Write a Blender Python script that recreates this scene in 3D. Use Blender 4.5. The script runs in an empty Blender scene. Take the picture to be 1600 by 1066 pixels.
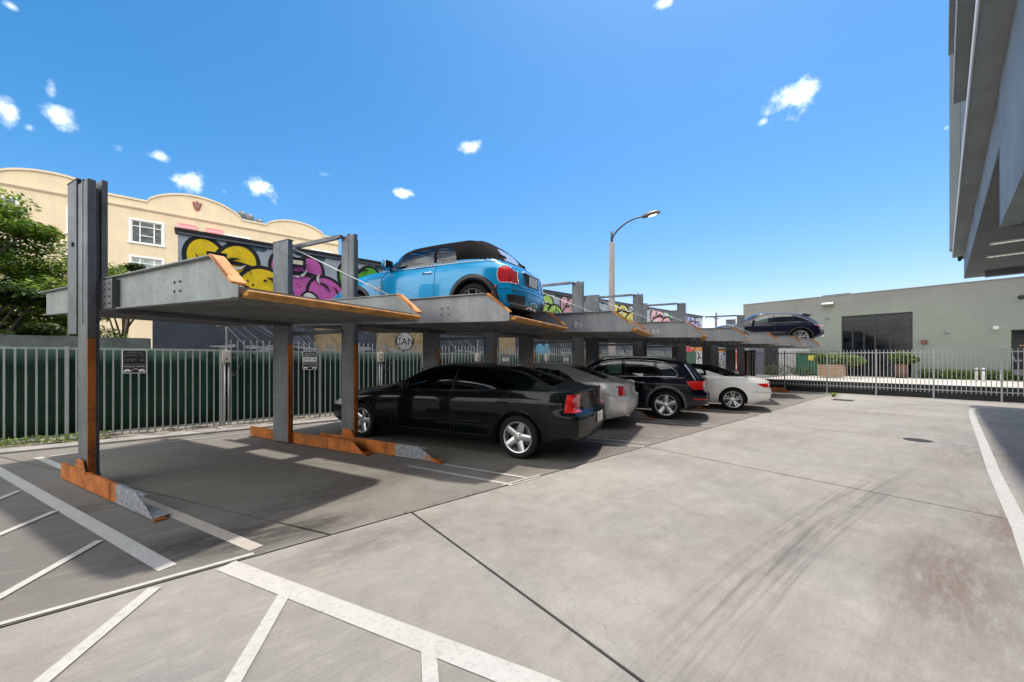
import bpy, bmesh, math, random
from mathutils import Vector, Matrix
from mathutils.bvhtree import BVHTree
random.seed(7)
R = math.radians
scene = bpy.context.scene
COL = scene.collection

# ------------------------------------------------------------------ camera, sky, sun, exposure
H = 1.5
cam_d = bpy.data.cameras.new("camera")
cam = bpy.data.objects.new("camera", cam_d)
COL.objects.link(cam)
scene.camera = cam
cam.location = (0, 0, H)
cam.rotation_euler = (R(90), 0, R(-39.8))
cam_d.sensor_width = 36
cam_d.lens = 13.05
cam_d.shift_y = 28 / 1600
cam_d.clip_start = 0.05
cam_d.clip_end = 2000

SUN_EL = R(73)
SUN_AZ = R(15.0)            # direction to the sun in world X-Y (X = along the row of lifts)
sd = Vector((math.cos(SUN_EL) * math.cos(SUN_AZ), math.cos(SUN_EL) * math.sin(SUN_AZ), math.sin(SUN_EL)))
sun_d = bpy.data.lights.new("sun", 'SUN')
sun_d.energy = 1.9
sun_d.angle = R(2.0)
sun_d.color = (1.0, 0.93, 0.83)
sun = bpy.data.objects.new("sun", sun_d)
COL.objects.link(sun)
sun.rotation_euler = sd.to_track_quat('Z', 'Y').to_euler()
sun.location = (0, 0, 30)

world = bpy.data.worlds.new("World")
scene.world = world
world.use_nodes = True
wt = world.node_tree
for n in list(wt.nodes): wt.nodes.remove(n)
def wn(t, **k):
    n = wt.nodes.new(t)
    for a, b in k.items(): setattr(n, a, b)
    return n
w_out = wn('ShaderNodeOutputWorld')
w_bg = wn('ShaderNodeBackground')
w_bg.inputs['Strength'].default_value = 0.15
sky = wn('ShaderNodeTexSky', sky_type='NISHITA')
sky.sun_disc = False
sky.sun_elevation = SUN_EL
sky.sun_rotation = R(90) - SUN_AZ
sky.air_density = 1.0
sky.dust_density = 0.8
sky.ozone_density = 2.0
w_hsv = wn('ShaderNodeHueSaturation')
w_hsv.inputs["Saturation"].default_value = 1.0
w_hsv.inputs['Value'].default_value = 1.0
wt.links.new(sky.outputs[0], w_hsv.inputs['Color'])
tc = wn('ShaderNodeTexCoord')
nz = wn('ShaderNodeTexNoise')
nz.inputs['Scale'].default_value = 16
nz.inputs['Detail'].default_value = 9
nz.inputs['Roughness'].default_value = 0.62
wt.links.new(tc.outputs['Generated'], nz.inputs['Vector'])
# small fair-weather clouds, plus wide unseen ones added behind the camera as fill light: (azimuth deg from +X, elevation deg, half width deg, half height deg, density)
CLOUDS_AND_FILL = [(91.1, 20.2, 1.90, 1.68, 0.95), (84.8, 21.0, 2.62, 1.90, 1.25), (88.0, 19.6, 0.70, 0.74, 0.5), (100.8, 22.4, 1.18, 1.27, 0.85),
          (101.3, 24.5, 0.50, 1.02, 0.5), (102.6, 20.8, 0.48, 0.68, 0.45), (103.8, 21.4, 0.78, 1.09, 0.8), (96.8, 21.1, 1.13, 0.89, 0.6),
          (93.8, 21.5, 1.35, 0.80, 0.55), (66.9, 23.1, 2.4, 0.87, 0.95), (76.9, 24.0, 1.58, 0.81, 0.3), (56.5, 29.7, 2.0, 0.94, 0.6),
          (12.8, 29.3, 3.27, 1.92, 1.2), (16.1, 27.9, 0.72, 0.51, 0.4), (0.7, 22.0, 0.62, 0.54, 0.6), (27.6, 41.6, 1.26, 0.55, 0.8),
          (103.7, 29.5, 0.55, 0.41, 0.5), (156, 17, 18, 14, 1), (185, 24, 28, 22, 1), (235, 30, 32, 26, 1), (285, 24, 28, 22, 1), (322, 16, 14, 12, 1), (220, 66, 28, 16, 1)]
acc = None
for az, el, a, b, dens in CLOUDS_AND_FILL:
    big = a > 12  # wide fill clouds out of view, kept denser than the rest
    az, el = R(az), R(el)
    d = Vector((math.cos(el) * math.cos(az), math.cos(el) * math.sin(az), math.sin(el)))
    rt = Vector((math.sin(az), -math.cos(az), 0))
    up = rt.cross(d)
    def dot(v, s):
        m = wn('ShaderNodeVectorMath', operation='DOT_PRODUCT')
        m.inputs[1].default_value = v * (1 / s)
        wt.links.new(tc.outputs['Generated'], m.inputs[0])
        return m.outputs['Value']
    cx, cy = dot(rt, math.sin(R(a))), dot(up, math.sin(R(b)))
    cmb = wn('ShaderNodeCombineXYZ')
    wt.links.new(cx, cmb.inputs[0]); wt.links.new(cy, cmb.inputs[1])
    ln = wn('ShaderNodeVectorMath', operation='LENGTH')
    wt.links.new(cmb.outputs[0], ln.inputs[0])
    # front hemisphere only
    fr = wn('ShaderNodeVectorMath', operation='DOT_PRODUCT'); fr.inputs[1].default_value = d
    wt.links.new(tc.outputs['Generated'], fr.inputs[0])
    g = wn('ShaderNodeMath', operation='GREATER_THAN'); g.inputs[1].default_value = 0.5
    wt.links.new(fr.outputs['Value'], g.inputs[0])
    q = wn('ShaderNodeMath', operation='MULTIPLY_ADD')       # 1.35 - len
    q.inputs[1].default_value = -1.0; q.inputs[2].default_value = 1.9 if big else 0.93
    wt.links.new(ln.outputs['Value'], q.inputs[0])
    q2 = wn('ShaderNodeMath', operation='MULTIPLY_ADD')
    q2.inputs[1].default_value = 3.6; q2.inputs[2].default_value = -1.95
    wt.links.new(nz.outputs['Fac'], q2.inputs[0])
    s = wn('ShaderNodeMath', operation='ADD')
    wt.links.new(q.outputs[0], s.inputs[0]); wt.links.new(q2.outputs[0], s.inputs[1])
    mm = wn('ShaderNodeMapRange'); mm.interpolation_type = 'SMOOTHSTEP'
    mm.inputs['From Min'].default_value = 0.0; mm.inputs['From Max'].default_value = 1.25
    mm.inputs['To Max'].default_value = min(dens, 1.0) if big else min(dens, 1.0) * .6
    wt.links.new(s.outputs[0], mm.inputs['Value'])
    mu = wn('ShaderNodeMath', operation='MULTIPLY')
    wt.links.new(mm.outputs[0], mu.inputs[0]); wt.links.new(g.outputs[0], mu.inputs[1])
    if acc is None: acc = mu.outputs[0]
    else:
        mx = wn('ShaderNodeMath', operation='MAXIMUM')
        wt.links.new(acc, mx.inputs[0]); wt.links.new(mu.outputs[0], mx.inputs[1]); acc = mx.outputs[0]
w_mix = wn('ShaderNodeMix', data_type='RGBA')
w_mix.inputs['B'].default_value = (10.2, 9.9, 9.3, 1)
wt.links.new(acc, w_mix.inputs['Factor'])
w_div = wn('ShaderNodeVectorMath', operation='SCALE'); w_div.inputs['Scale'].default_value = .2
wt.links.new(w_hsv.outputs[0], w_div.inputs[0])
w_sep = wn('ShaderNodeSeparateColor'); w_cmb = wn('ShaderNodeCombineColor')
wt.links.new(w_div.outputs[0], w_sep.inputs[0])
for ch, (pw, kk) in enumerate(((2.15, 3.0), (1.22, 2.3), (1.2, 2.65))):      # response of the camera per channel
    m1 = wn('ShaderNodeMath', operation='POWER'); m1.inputs[1].default_value = pw
    m2 = wn('ShaderNodeMath', operation='MULTIPLY'); m2.inputs[1].default_value = kk
    wt.links.new(w_sep.outputs[ch], m1.inputs[0]); wt.links.new(m1.outputs[0], m2.inputs[0]); wt.links.new(m2.outputs[0], w_cmb.inputs[ch])
wt.links.new(w_cmb.outputs[0], w_mix.inputs['A'])
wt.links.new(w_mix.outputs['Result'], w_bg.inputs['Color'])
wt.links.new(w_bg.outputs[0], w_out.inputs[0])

scene.view_settings.view_transform = 'Standard'
scene.view_settings.look = 'None'
scene.view_settings.exposure = 1.30
scene.view_settings.gamma = 1
scene.cycles.use_denoising = True
scene.cycles.max_bounces = 8
scene.cycles.transparent_max_bounces = 16

# ------------------------------------------------------------------ frames
PH = R(22.6)                # bays (and the cars in them) stand 22.6 degrees off the row direction
cP, sP = math.cos(PH), math.sin(PH)
def W(x, y, z=0.0):         # bay frame -> world
    return Vector((cP * x - sP * y, sP * x + cP * y, z))

# ------------------------------------------------------------------ mesh helpers
class MB:
    def __init__(s): s.v = []; s.f = []; s.m = []; s.sm = []
    def add(s, vs, fs, m=0, smooth=False, M=None):
        o = len(s.v)
        for p in vs:
            s.v.append(tuple(M @ Vector(p)) if M is not None else tuple(p))
        for f in fs:
            s.f.append([i + o for i in f]); s.m.append(m); s.sm.append(smooth)
        return s
    def box(s, x0, x1, y0, y1, z0, z1, m=0, M=None):
        vs = [(x0, y0, z0), (x1, y0, z0), (x1, y1, z0), (x0, y1, z0), (x0, y0, z1), (x1, y0, z1), (x1, y1, z1), (x0, y1, z1)]
        return s.add(vs, [(0, 3, 2, 1), (4, 5, 6, 7), (0, 1, 5, 4), (1, 2, 6, 5), (2, 3, 7, 6), (3, 0, 4, 7)], m, False, M)
    def prism(s, poly, axis, a, b, m=0, M=None, smooth=False):
        n = len(poly)
        def P(p, t):
            return {'x': (t, p[0], p[1]), 'y': (p[0], t, p[1]), 'z': (p[0], p[1], t)}[axis]
        vs = [P(p, a) for p in poly] + [P(p, b) for p in poly]
        fs = [tuple(range(n))[::-1], tuple(range(n, 2 * n))]
        o = len(s.v)
        s.add(vs, fs, m, False, M)
        for i in range(n):
            j = (i + 1) % n
            s.f.append([o + i, o + j, o + n + j, o + n + i]); s.m.append(m); s.sm.append(smooth)
        return s
    def tube(s, pts, r, n=8, m=0, M=None, cap=True, smooth=True):
        pts = [Vector(p) for p in pts]
        rs = r if isinstance(r, (list, tuple)) else [r] * len(pts)
        vs = []; fs = []
        prev = None
        for i, p in enumerate(pts):
            t = (pts[min(i + 1, len(pts) - 1)] - pts[max(i - 1, 0)])
            if t.length < 1e-9: t = Vector((0, 0, 1))
            t.normalize()
            if prev is None:
                a = Vector((0, 0, 1)) if abs(t.z) < .9 else Vector((1, 0, 0))
                u = t.cross(a).normalized()
            else:
                u = (prev - t * prev.dot(t))
                u = u.normalized() if u.length > 1e-6 else t.orthogonal().normalized()
            prev = u
            w = t.cross(u)
            for k in range(n):
                an = 2 * math.pi * k / n
                vs.append(p + (u * math.cos(an) + w * math.sin(an)) * rs[i])
        for i in range(len(pts) - 1):
            for k in range(n):
                k2 = (k + 1) % n
                fs.append((i * n + k, i * n + k2, (i + 1) * n + k2, (i + 1) * n + k))
        s.add(vs, fs, m, smooth, M)
        if cap:
            o = len(s.v) - len(vs)
            s.f.append([o + k for k in range(n)][::-1]); s.m.append(m); s.sm.append(False)
            e = o + (len(pts) - 1) * n
            s.f.append([e + k for k in range(n)]); s.m.append(m); s.sm.append(False)
        return s
    def lathe(s, prof, axis='x', c=(0, 0, 0), n=32, m=0, smooth=True, closed=False):
        vs = []; fs = []
        for (t, r) in prof:
            for k in range(n):
                a = 2 * math.pi * k / n
                q = (r * math.cos(a), r * math.sin(a))
                p = {'x': (t, q[0], q[1]), 'y': (q[0], t, q[1]), 'z': (q[0], q[1], t)}[axis]
                vs.append((p[0] + c[0], p[1] + c[1], p[2] + c[2]))
        L = len(prof)
        for i in range(L if closed else L - 1):
            i2 = (i + 1) % L
            for k in range(n):
                k2 = (k + 1) % n
                fs.append((i * n + k, i * n + k2, i2 * n + k2, i2 * n + k))
        return s.add(vs, fs, m, smooth)
    def ball(s, c, r, n=12, k=8, m=0, M=None):
        r = r if isinstance(r, (list, tuple)) else (r, r, r)
        vs = []; fs = []
        for i in range(k + 1):
            th = math.pi * i / k
            for j in range(n):
                ph = 2 * math.pi * j / n
                vs.append((c[0] + r[0] * math.sin(th) * math.cos(ph), c[1] + r[1] * math.sin(th) * math.sin(ph), c[2] + r[2] * math.cos(th)))
        for i in range(k):
            for j in range(n):
                j2 = (j + 1) % n
                fs.append((i * n + j, (i + 1) * n + j, (i + 1) * n + j2, i * n + j2))
        return s.add(vs, fs, m, True, M)
    def build(s, name, mats, parent=None, bevel=0, merge=False, sharp=None, fixn=True):
        me = bpy.data.meshes.new(name)
        me.from_pydata(s.v, [], s.f)
        if not isinstance(mats, (list, tuple)): mats = [mats]
        for m in mats: me.materials.append(m)
        me.polygons.foreach_set('material_index', s.m)
        me.polygons.foreach_set('use_smooth', s.sm)
        if fixn or merge:
            b = bmesh.new(); b.from_mesh(me)
            if merge: bmesh.ops.remove_doubles(b, verts=b.verts, dist=merge)
            if fixn: bmesh.ops.recalc_face_normals(b, faces=b.faces)
            b.to_mesh(me); b.free()
        if sharp is not None: me.set_sharp_from_angle(angle=R(sharp))
        me.update()
        o = bpy.data.objects.new(name, me)
        COL.objects.link(o)
        if parent is not None: o.parent = parent
        if bevel:
            bv = o.modifiers.new('bevel', 'BEVEL'); bv.width = bevel; bv.segments = 2; bv.limit_method = 'ANGLE'; bv.angle_limit = R(40)
        return o

def tag(o, label=None, cat=None, group=None, kind=None):
    if label: o['label'] = label
    if cat: o['category'] = cat
    if group: o['group'] = group
    if kind: o['kind'] = kind
    return o
def empty(name, loc=(0, 0, 0), rz=0.0, label=None, cat=None, group=None, rx=0.0):
    o = bpy.data.objects.new(name, None)
    COL.objects.link(o)
    o.empty_display_size = .2
    o.location = loc; o.rotation_euler = (rx, 0, rz)
    return tag(o, label, cat, group)
def kids(o): return [c for c in bpy.data.objects if c.parent is o]
def copy_tree(o, parent=None, skip=()):
    c = o.copy(); COL.objects.link(c)
    if parent is not None: c.parent = parent
    for ch in kids(o):
        if ch.name.split('.')[0] in skip: continue
        copy_tree(ch, c, skip)
    return c

# ------------------------------------------------------------------ materials
class NT:
    def __init__(s, name):
        s.mat = bpy.data.materials.new(name); s.mat.use_nodes = True
        s.t = s.mat.node_tree
        s.bsdf = s.t.nodes['Principled BSDF']
        s.tc = s.t.nodes.new('ShaderNodeTexCoord')
        s.geo = s.t.nodes.new('ShaderNodeNewGeometry')
    def n(s, t, **k):
        x = s.t.nodes.new(t)
        for a, b in k.items(): setattr(x, a, b)
        return x
    def l(s, a, b): s.t.links.new(a, b)
    def noise(s, scale, detail=6, rough=.6, vec=None, dist=0):
        x = s.n('ShaderNodeTexNoise'); x.inputs['Scale'].default_value = scale
        x.inputs['Detail'].default_value = detail; x.inputs['Roughness'].default_value = rough
        x.inputs['Distortion'].default_value = dist
        s.l(vec if vec is not None else s.tc.outputs['Object'], x.inputs['Vector'])
        return x.outputs['Fac']
    def mapv(s, sc=(1, 1, 1), rot=(0, 0, 0), vec=None, loc=(0, 0, 0)):
        x = s.n('ShaderNodeMapping'); x.inputs['Scale'].default_value = sc; x.inputs['Rotation'].default_value = rot
        x.inputs['Location'].default_value = loc
        s.l(vec if vec is not None else s.tc.outputs['Object'], x.inputs['Vector'])
        return x.outputs[0]
    def ramp(s, fac, a, b, lo=.4, hi=.6):
        """colour a at lo, colour b at hi"""
        x = s.n('ShaderNodeValToRGB')
        x.color_ramp.elements[0].position = lo; x.color_ramp.elements[1].position = hi
        x.color_ramp.elements[0].color = (*a, 1); x.color_ramp.elements[1].color = (*b, 1)
        s.l(fac, x.inputs[0]); return x.outputs[0]
    def step(s, fac, lo, hi, to0=0., to1=1.):
        x = s.n('ShaderNodeMapRange'); x.inputs['From Min'].default_value = lo; x.inputs['From Max'].default_value = hi
        x.inputs['To Min'].default_value = to0; x.inputs['To Max'].default_value = to1
        s.l(fac, x.inputs['Value']); return x.outputs[0]
    def math(s, op, a, b=None, c=None):
        x = s.n('ShaderNodeMath', operation=op)
        for i, v in enumerate((a, b, c)):
            if v is None: continue
            if isinstance(v, (int, float)): x.inputs[i].default_value = v
            else: s.l(v, x.inputs[i])
        return x.outputs[0]
    def mix(s, fac, a, b, mode='MIX'):
        x = s.n('ShaderNodeMix', data_type='RGBA', blend_type=mode)
        for nm, v in (('Factor', fac), ('A', a), ('B', b)):
            if isinstance(v, (int, float)): x.inputs[nm].default_value = v
            elif isinstance(v, (tuple, list)): x.inputs[nm].default_value = (*v[:3], 1)
            else: s.l(v, x.inputs[nm])
        return x.outputs['Result']
    def base(s, v):
        if isinstance(v, (tuple, list)): s.bsdf.inputs['Base Color'].default_value = (*v[:3], 1)
        else: s.l(v, s.bsdf.inputs['Base Color'])
    def set(s, **k):
        nm = dict(rough='Roughness', metal='Metallic', coat='Coat Weight', coatr='Coat Roughness', spec='Specular IOR Level',
                  trans='Transmission Weight', ior='IOR', sss='Subsurface Weight')
        for a, b in k.items():
            if isinstance(b, (int, float)): s.bsdf.inputs[nm[a]].default_value = b
            else: s.l(b, s.bsdf.inputs[nm[a]])
        return s
    def bump(s, h, strength=.3, dist=.01):
        x = s.n('ShaderNodeBump'); x.inputs['Strength'].default_value = strength; x.inputs['Distance'].default_value = dist
        s.l(h, x.inputs['Height']); s.l(x.outputs[0], s.bsdf.inputs['Normal']); return s

def simple(name, col, rough=.5, metal=0., coat=0., var=.15, scale=6., bump=0., bscale=60., spec=.5):
    t = NT(name)
    n = t.noise(scale, 5)
    a = tuple(c * (1 - var) for c in col); b = tuple(min(1, c * (1 + var)) for c in col)
    t.base(t.ramp(n, a, b, .3, .7))
    t.set(rough=t.step(n, .3, .7, max(0, rough - .06), min(1, rough + .06)), metal=metal, coat=coat, spec=spec)
    if bump: t.bump(t.noise(bscale, 4), bump, .005)
    return t.mat

def paint(name, col, metal=.25, flake=0.0, rough=.32, dirt=.12, spec=.5, coat=.85):
    t = NT(name)
    n = t.noise(3.0, 5)
    d = t.noise(14, 8, .7)
    c = t.ramp(n, tuple(x * .94 for x in col), tuple(min(1, x * 1.05) for x in col), .35, .65)
    t.base(t.mix(t.step(d, .55, .8, 0, dirt), c, (.22, .2, .17)))
    t.set(rough=rough, metal=metal, coat=coat, coatr=t.step(d, .4, .8, .015, .07), spec=spec)
    return t.mat

def galv(name, base=.22, dark=.10, metal=.45, tint=(.95, 1.02, 1.1), rough=.5):
    t = NT(name)
    v = t.n('ShaderNodeTexVoronoi'); v.inputs['Scale'].default_value = 26
    t.l(t.tc.outputs['Object'], v.inputs['Vector'])
    sp = t.n('ShaderNodeSeparateColor'); t.l(v.outputs['Color'], sp.inputs[0])
    n = t.noise(2.2, 7, .65)
    n2 = t.noise(1.0, 5, .6, t.mapv((30, 30, 1.5)))
    a = t.math('MULTIPLY_ADD', sp.outputs[0], .09, t.math('MULTIPLY', n, .7))
    a = t.math('ADD', a, t.math('MULTIPLY', n2, .25))
    c0 = tuple(dark * x for x in tint); c1 = tuple(base * 1.15 * x for x in tint)
    c = t.ramp(a, c0, c1, .35, .85)
    rust = t.noise(5, 8, .75)
    c = t.mix(t.step(rust, .66, .8, 0, .55), c, (.16, .07, .03))
    t.base(c)
    t.set(metal=metal, rough=t.step(a, .3, .9, rough + .12, rough - .08))
    t.bump(t.noise(90, 3), .12, .003)
    return t.mat

def orange_paint(name, chip=None, col=(.50, .155, .03)):
    t = NT(name)
    n = t.noise(4, 7, .7)
    c = t.ramp(n, tuple(x * .55 for x in col), col, .36, .56)
    rust = t.noise(11, 9, .75, t.mapv((1, 1, .35)))
    c = t.mix(t.step(rust, .54, .68, 0, .85), c, (.11, .045, .022))
    rg = .55
    if chip:                      # paint worn through to galvanised steel between two y values
        sx = t.n('ShaderNodeSeparateXYZ'); t.l(t.tc.outputs['Object'], sx.inputs[0])
        y0, y1 = chip
        wob = t.math('MULTIPLY_ADD', t.noise(9, 6, .7), .5, -.25)
        yy = t.math('ADD', sx.outputs[1], wob)
        m = t.math('MULTIPLY', t.step(yy, y0, y0 + .02), t.step(yy, y1, y1 - .02, 0., 1.))
        hole = t.step(t.noise(15, 6, .7), .36, .40)
        m = t.math('MULTIPLY', m, hole)
        gcol = t.ramp(t.noise(25, 8, .7), (.09, .1, .12), (.38, .41, .44), .35, .65)
        c = t.mix(m, c, gcol)
    t.base(c); t.set(rough=.55, metal=0.0, spec=.35)
    t.bump(t.noise(40, 5), .15, .004)
    return t.mat

def glass(name, tint=(.3, .34, .34), refl=1.0, rough=.015):
    m = bpy.data.materials.new(name); m.use_nodes = True
    t = m.node_tree
    for n in list(t.nodes): t.nodes.remove(n)
    o = t.nodes.new('ShaderNodeOutputMaterial')
    tr = t.nodes.new('ShaderNodeBsdfTransparent'); tr.inputs[0].default_value = (*tint, 1)
    gl = t.nodes.new('ShaderNodeBsdfGlossy'); gl.inputs['Roughness'].default_value = rough; gl.inputs[0].default_value = (.95, .98, 1, 1)
    fr = t.nodes.new('ShaderNodeFresnel'); fr.inputs[0].default_value = 1.6
    mp = t.nodes.new('ShaderNodeMath'); mp.operation = 'MULTIPLY_ADD'; mp.inputs[1].default_value = refl; mp.inputs[2].default_value = .04 * refl
    t.links.new(fr.outputs[0], mp.inputs[0])
    mx = t.nodes.new('ShaderNodeMixShader')
    t.links.new(mp.outputs[0], mx.inputs[0]); t.links.new(tr.outputs[0], mx.inputs[1]); t.links.new(gl.outputs[0], mx.inputs[2])
    t.links.new(mx.outputs[0], o.inputs[0])
    return m

def leafmat(name, a, b, c):
    t = NT(name)
    r = t.geo.outputs['Random Per Island']
    x = t.n('ShaderNodeValToRGB')
    e = x.color_ramp.elements
    e[0].position = 0; e[0].color = (*a, 1); e[1].position = 1; e[1].color = (*c, 1)
    m_ = e.new(.55); m_.color = (*b, 1)
    t.l(r, x.inputs[0]); t.base(x.outputs[0])
    t.set(rough=.55, spec=.3)
    # light passing through leaves
    tl = t.n('ShaderNodeBsdfTranslucent'); t.l(x.outputs[0], tl.inputs[0])
    ms = t.n('ShaderNodeMixShader'); ms.inputs[0].default_value = .35
    out = [n for n in t.t.nodes if n.type == 'OUTPUT_MATERIAL'][0]
    t.l(t.bsdf.outputs[0], ms.inputs[1]); t.l(tl.outputs[0], ms.inputs[2]); t.l(ms.outputs[0], out.inputs[0])
    return t.mat

M_galv = galv('galvanised_steel')
M_galv_light = galv('galvanised_steel_light', .5, .3, .35)
M_galv_dark = galv('galvanised_steel_weathered', .2, .1, .4)
M_girder = galv('girder_grey_green', .36, .22, .25, (.93, 1.02, 1.0), .5)
M_deck = galv('deck_steel', .30, .16, .25, (1.0, 1, 1.0), .5)
M_dark = simple('dark_gap', (.012, .012, .013), .8)
M_black = simple('black_plastic', (.02, .02, .021), .45)
M_rubber = simple('tyre_rubber', (.014, .014, .014), .8, bump=.2, spec=.2)
M_orange = orange_paint('orange_paint')
M_orange_chip = orange_paint('orange_paint_worn', (4.72, 5.35))
M_orange_chip2 = orange_paint('orange_paint_worn_through', (4.2, 5.4))
M_orange_lip = orange_paint('orange_lip_paint', None, (.68, .33, .09))
M_chrome = simple('chrome_trim', (.62, .62, .63), .12, 1.0, var=.05)
M_rim = simple('rim_silver', (.55, .55, .56), .28, .75, var=.06)
M_rim_dark = simple('rim_black', (.03, .03, .032), .25, .3, coat=.5)
M_glass_dark = glass('tinted_glass_dark', (.05, .055, .06), .9)
M_glass_mid = glass('tinted_glass', (.32, .42, .4), .9)
M_glass_clear = glass('clear_glass', (.62, .68, .68), 1.0)
M_red = NT('red_lens'); M_red.base((.55, .012, .012)); M_red.set(rough=.12, coat=1.0, coatr=.02); M_red = M_red.mat
M_red_dark = NT('dark_red_lens'); M_red_dark.base((.2, .01, .015)); M_red_dark.set(rough=.15, coat=1.0, coatr=.02); M_red_dark = M_red_dark.mat
M_clear_lens = simple('clear_lens', (.75, .75, .76), .15, .2, 1.0, var=.1, scale=30)
M_plate = simple('number_plate', (.7, .68, .62), .4, var=.2, scale=25)
M_seat = simple('seat_fabric', (.03, .03, .032), .8)
M_seat_tan = simple('seat_leather_light', (.35, .33, .3), .6)
M_fabric = simple('soft_top_canvas', (.006, .005, .0065), .9, bump=.3, bscale=300, spec=.12)
M_white_trim = simple('white_enamel', (.75, .75, .74), .4, var=.06)

# ------------------------------------------------------------------ cars
def interp(keys, x):
    """smooth (monotone cubic) curve through (x, value) keys"""
    n = len(keys)
    if x <= keys[0][0]: return keys[0][1]
    if x >= keys[-1][0]: return keys[-1][1]
    i = 0
    while x > keys[i + 1][0]: i += 1
    x0, y0 = keys[i][:2]; x1, y1 = keys[i + 1][:2]
    h = x1 - x0; d = (y1 - y0) / h
    def slope(j):
        if j <= 0 or j >= n - 1: return None
        a = (keys[j][1] - keys[j - 1][1]) / (keys[j][0] - keys[j - 1][0])
        b = (keys[j + 1][1] - keys[j][1]) / (keys[j + 1][0] - keys[j][0])
        if a * b <= 0: return 0.0
        return 2 * a * b / (a + b)
    m0 = slope(i); m1 = slope(i + 1)
    if m0 is None: m0 = d
    if m1 is None: m1 = d
    t = (x - x0) / h
    return ((2 * t**3 - 3 * t**2 + 1) * y0 + (t**3 - 2 * t**2 + t) * h * m0 + (-2 * t**3 + 3 * t**2) * y1 + (t**3 - t**2) * h * m1)

def car_shell(S):
    """closed body surface; y = 0 at the rear axle, +y forward, z = 0 on the ground"""
    y0, y1 = -S['ro'], S['wb'] + S['fo']
    Ny = 110
    ys = [y0 + (y1 - y0) * i / (Ny - 1) for i in range(Ny)]
    hm0 = S['hw']
    def plan(y):
        f = 1.0
        for e, Rr, c in ((y0, S.get('rr', .55), S.get('rc', .13)), (y1, S.get('fr', .9), S.get('fc', .2))):
            t = abs(y - e) / Rr
            if t < 1: f -= c * (1 - t) ** 2.3
        return f
    rings = []
    for y in ys:
        p = plan(y)
        hm = hm0 * p
        zb = interp(S['zb'], y); zs = interp(S['zs'], y); zr = interp(S['zr'], y); zc = interp(S['zc'], y)
        hs = hm * interp(S['hs'], y); hr = hm * interp(S['hr'], y); hb = hm * .9
        zm = zb + (zs - zb) * .5
        P = [(0, zb), (hb * .5, zb), (hb, zb)]
        ctrl = [(hb, zb), (hm * .975, zb + .09), (hm * .995, zb + (zs - zb) * .3), (hm, zm), (hm * .995, zs - (zs - zb) * .22), (hs * 1.0, zs)]
        zk = [(c[1], c[0]) for c in ctrl]
        nB = 16
        for k in range(1, nB + 1):
            t = k / nB
            z = zb + (zs - zb) * (t ** .9)
            x = interp(zk, z)
            # crease near the waist and a soft hollow under it
            cr = S.get('crease', (.78, .008)); q = (z - zb) / (zs - zb)
            x += cr[1] * math.exp(-((q - cr[0]) / .04) ** 2)
            P.append((x, z))
        nC = 9
        x0_, z0_ = hs - .012, zs + .012
        for k in range(nC):
            t = k / (nC - 1)
            b = math.sin(math.pi * t) * .035 * max(0, (zr - zs)) / .4
            P.append((x0_ + (hr - x0_) * t + b, z0_ + (max(zr, z0_ + .002) - z0_) * t))
        nD = 10
        for k in range(1, nD + 1):
            t = k / nD
            P.append((hr * (1 - t), zr + (zc - zr) * (1 - (1 - t) ** 2.4)))
        rings.append(P)
    K = len(rings[0])
    bm = bmesh.new()
    def endshape(x, y, z):
        w = max(0., 1 - (y - y0) / .55); w = w * w * (3 - 2 * w)
        dy = interp(S['rear'], z) * w
        w = max(0., 1 - (y1 - y) / .6); w = w * w * (3 - 2 * w)
        dy -= interp(S['front'], z) * w
        return y + dy
    G = []
    for y, P in zip(ys, rings):
        row = []
        full = [(-p[0], p[1]) for p in P] + [(p[0], p[1]) for p in P[K - 2:0:-1]]
        for (x, z) in full: row.append(bm.verts.new((x, endshape(x, y, z), z)))
        G.append(row)
    Mn = len(G[0])
    for i in range(Ny - 1):
        for j in range(Mn):
            j2 = (j + 1) % Mn
            bm.faces.new((G[i][j], G[i][j2], G[i + 1][j2], G[i + 1][j]))
    # end caps: rows across the car, bulged outwards
    nc = 14
    for e, row, sgn in ((y0, G[0], -1), (y1, G[-1], 1)):
        P = rings[0] if sgn < 0 else rings[-1]
        grid = []
        for i in range(2, K - 1):
            L, Rv = row[i], row[Mn - i]
            xr = P[i][0]; z = P[i][1]
            line = [L]
            for c in range(1, nc):
                x = -xr + 2 * xr * c / nc
                bul = S.get('bulge_r', .07) if sgn < 0 else S.get('bulge_f', .2)
                yy = endshape(x, e, z) + sgn * bul * (1 - (x / max(hm0 * .8, .01)) ** 2 - (1 - (xr / (hm0 * .8)) ** 2))
                line.append(bm.verts.new((x, yy, z)))
            line.append(Rv); grid.append(line)
        for a, b in zip(grid[:-1], grid[1:]):
            for c in range(nc):
                try: bm.faces.new((a[c], a[c + 1], b[c + 1], b[c]))
                except ValueError: pass
        top = row[K - 1]
        for c in range(nc):
            try: bm.faces.new((grid[-1][c], grid[-1][c + 1], top))
            except ValueError: pass
    bmesh.ops.recalc_face_normals(bm, faces=bm.faces)
    return bm

def ccw(poly):
    a = sum(poly[i][0] * poly[(i + 1) % len(poly)][1] - poly[(i + 1) % len(poly)][0] * poly[i][1] for i in range(len(poly)))
    return poly if a > 0 else poly[::-1]

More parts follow.
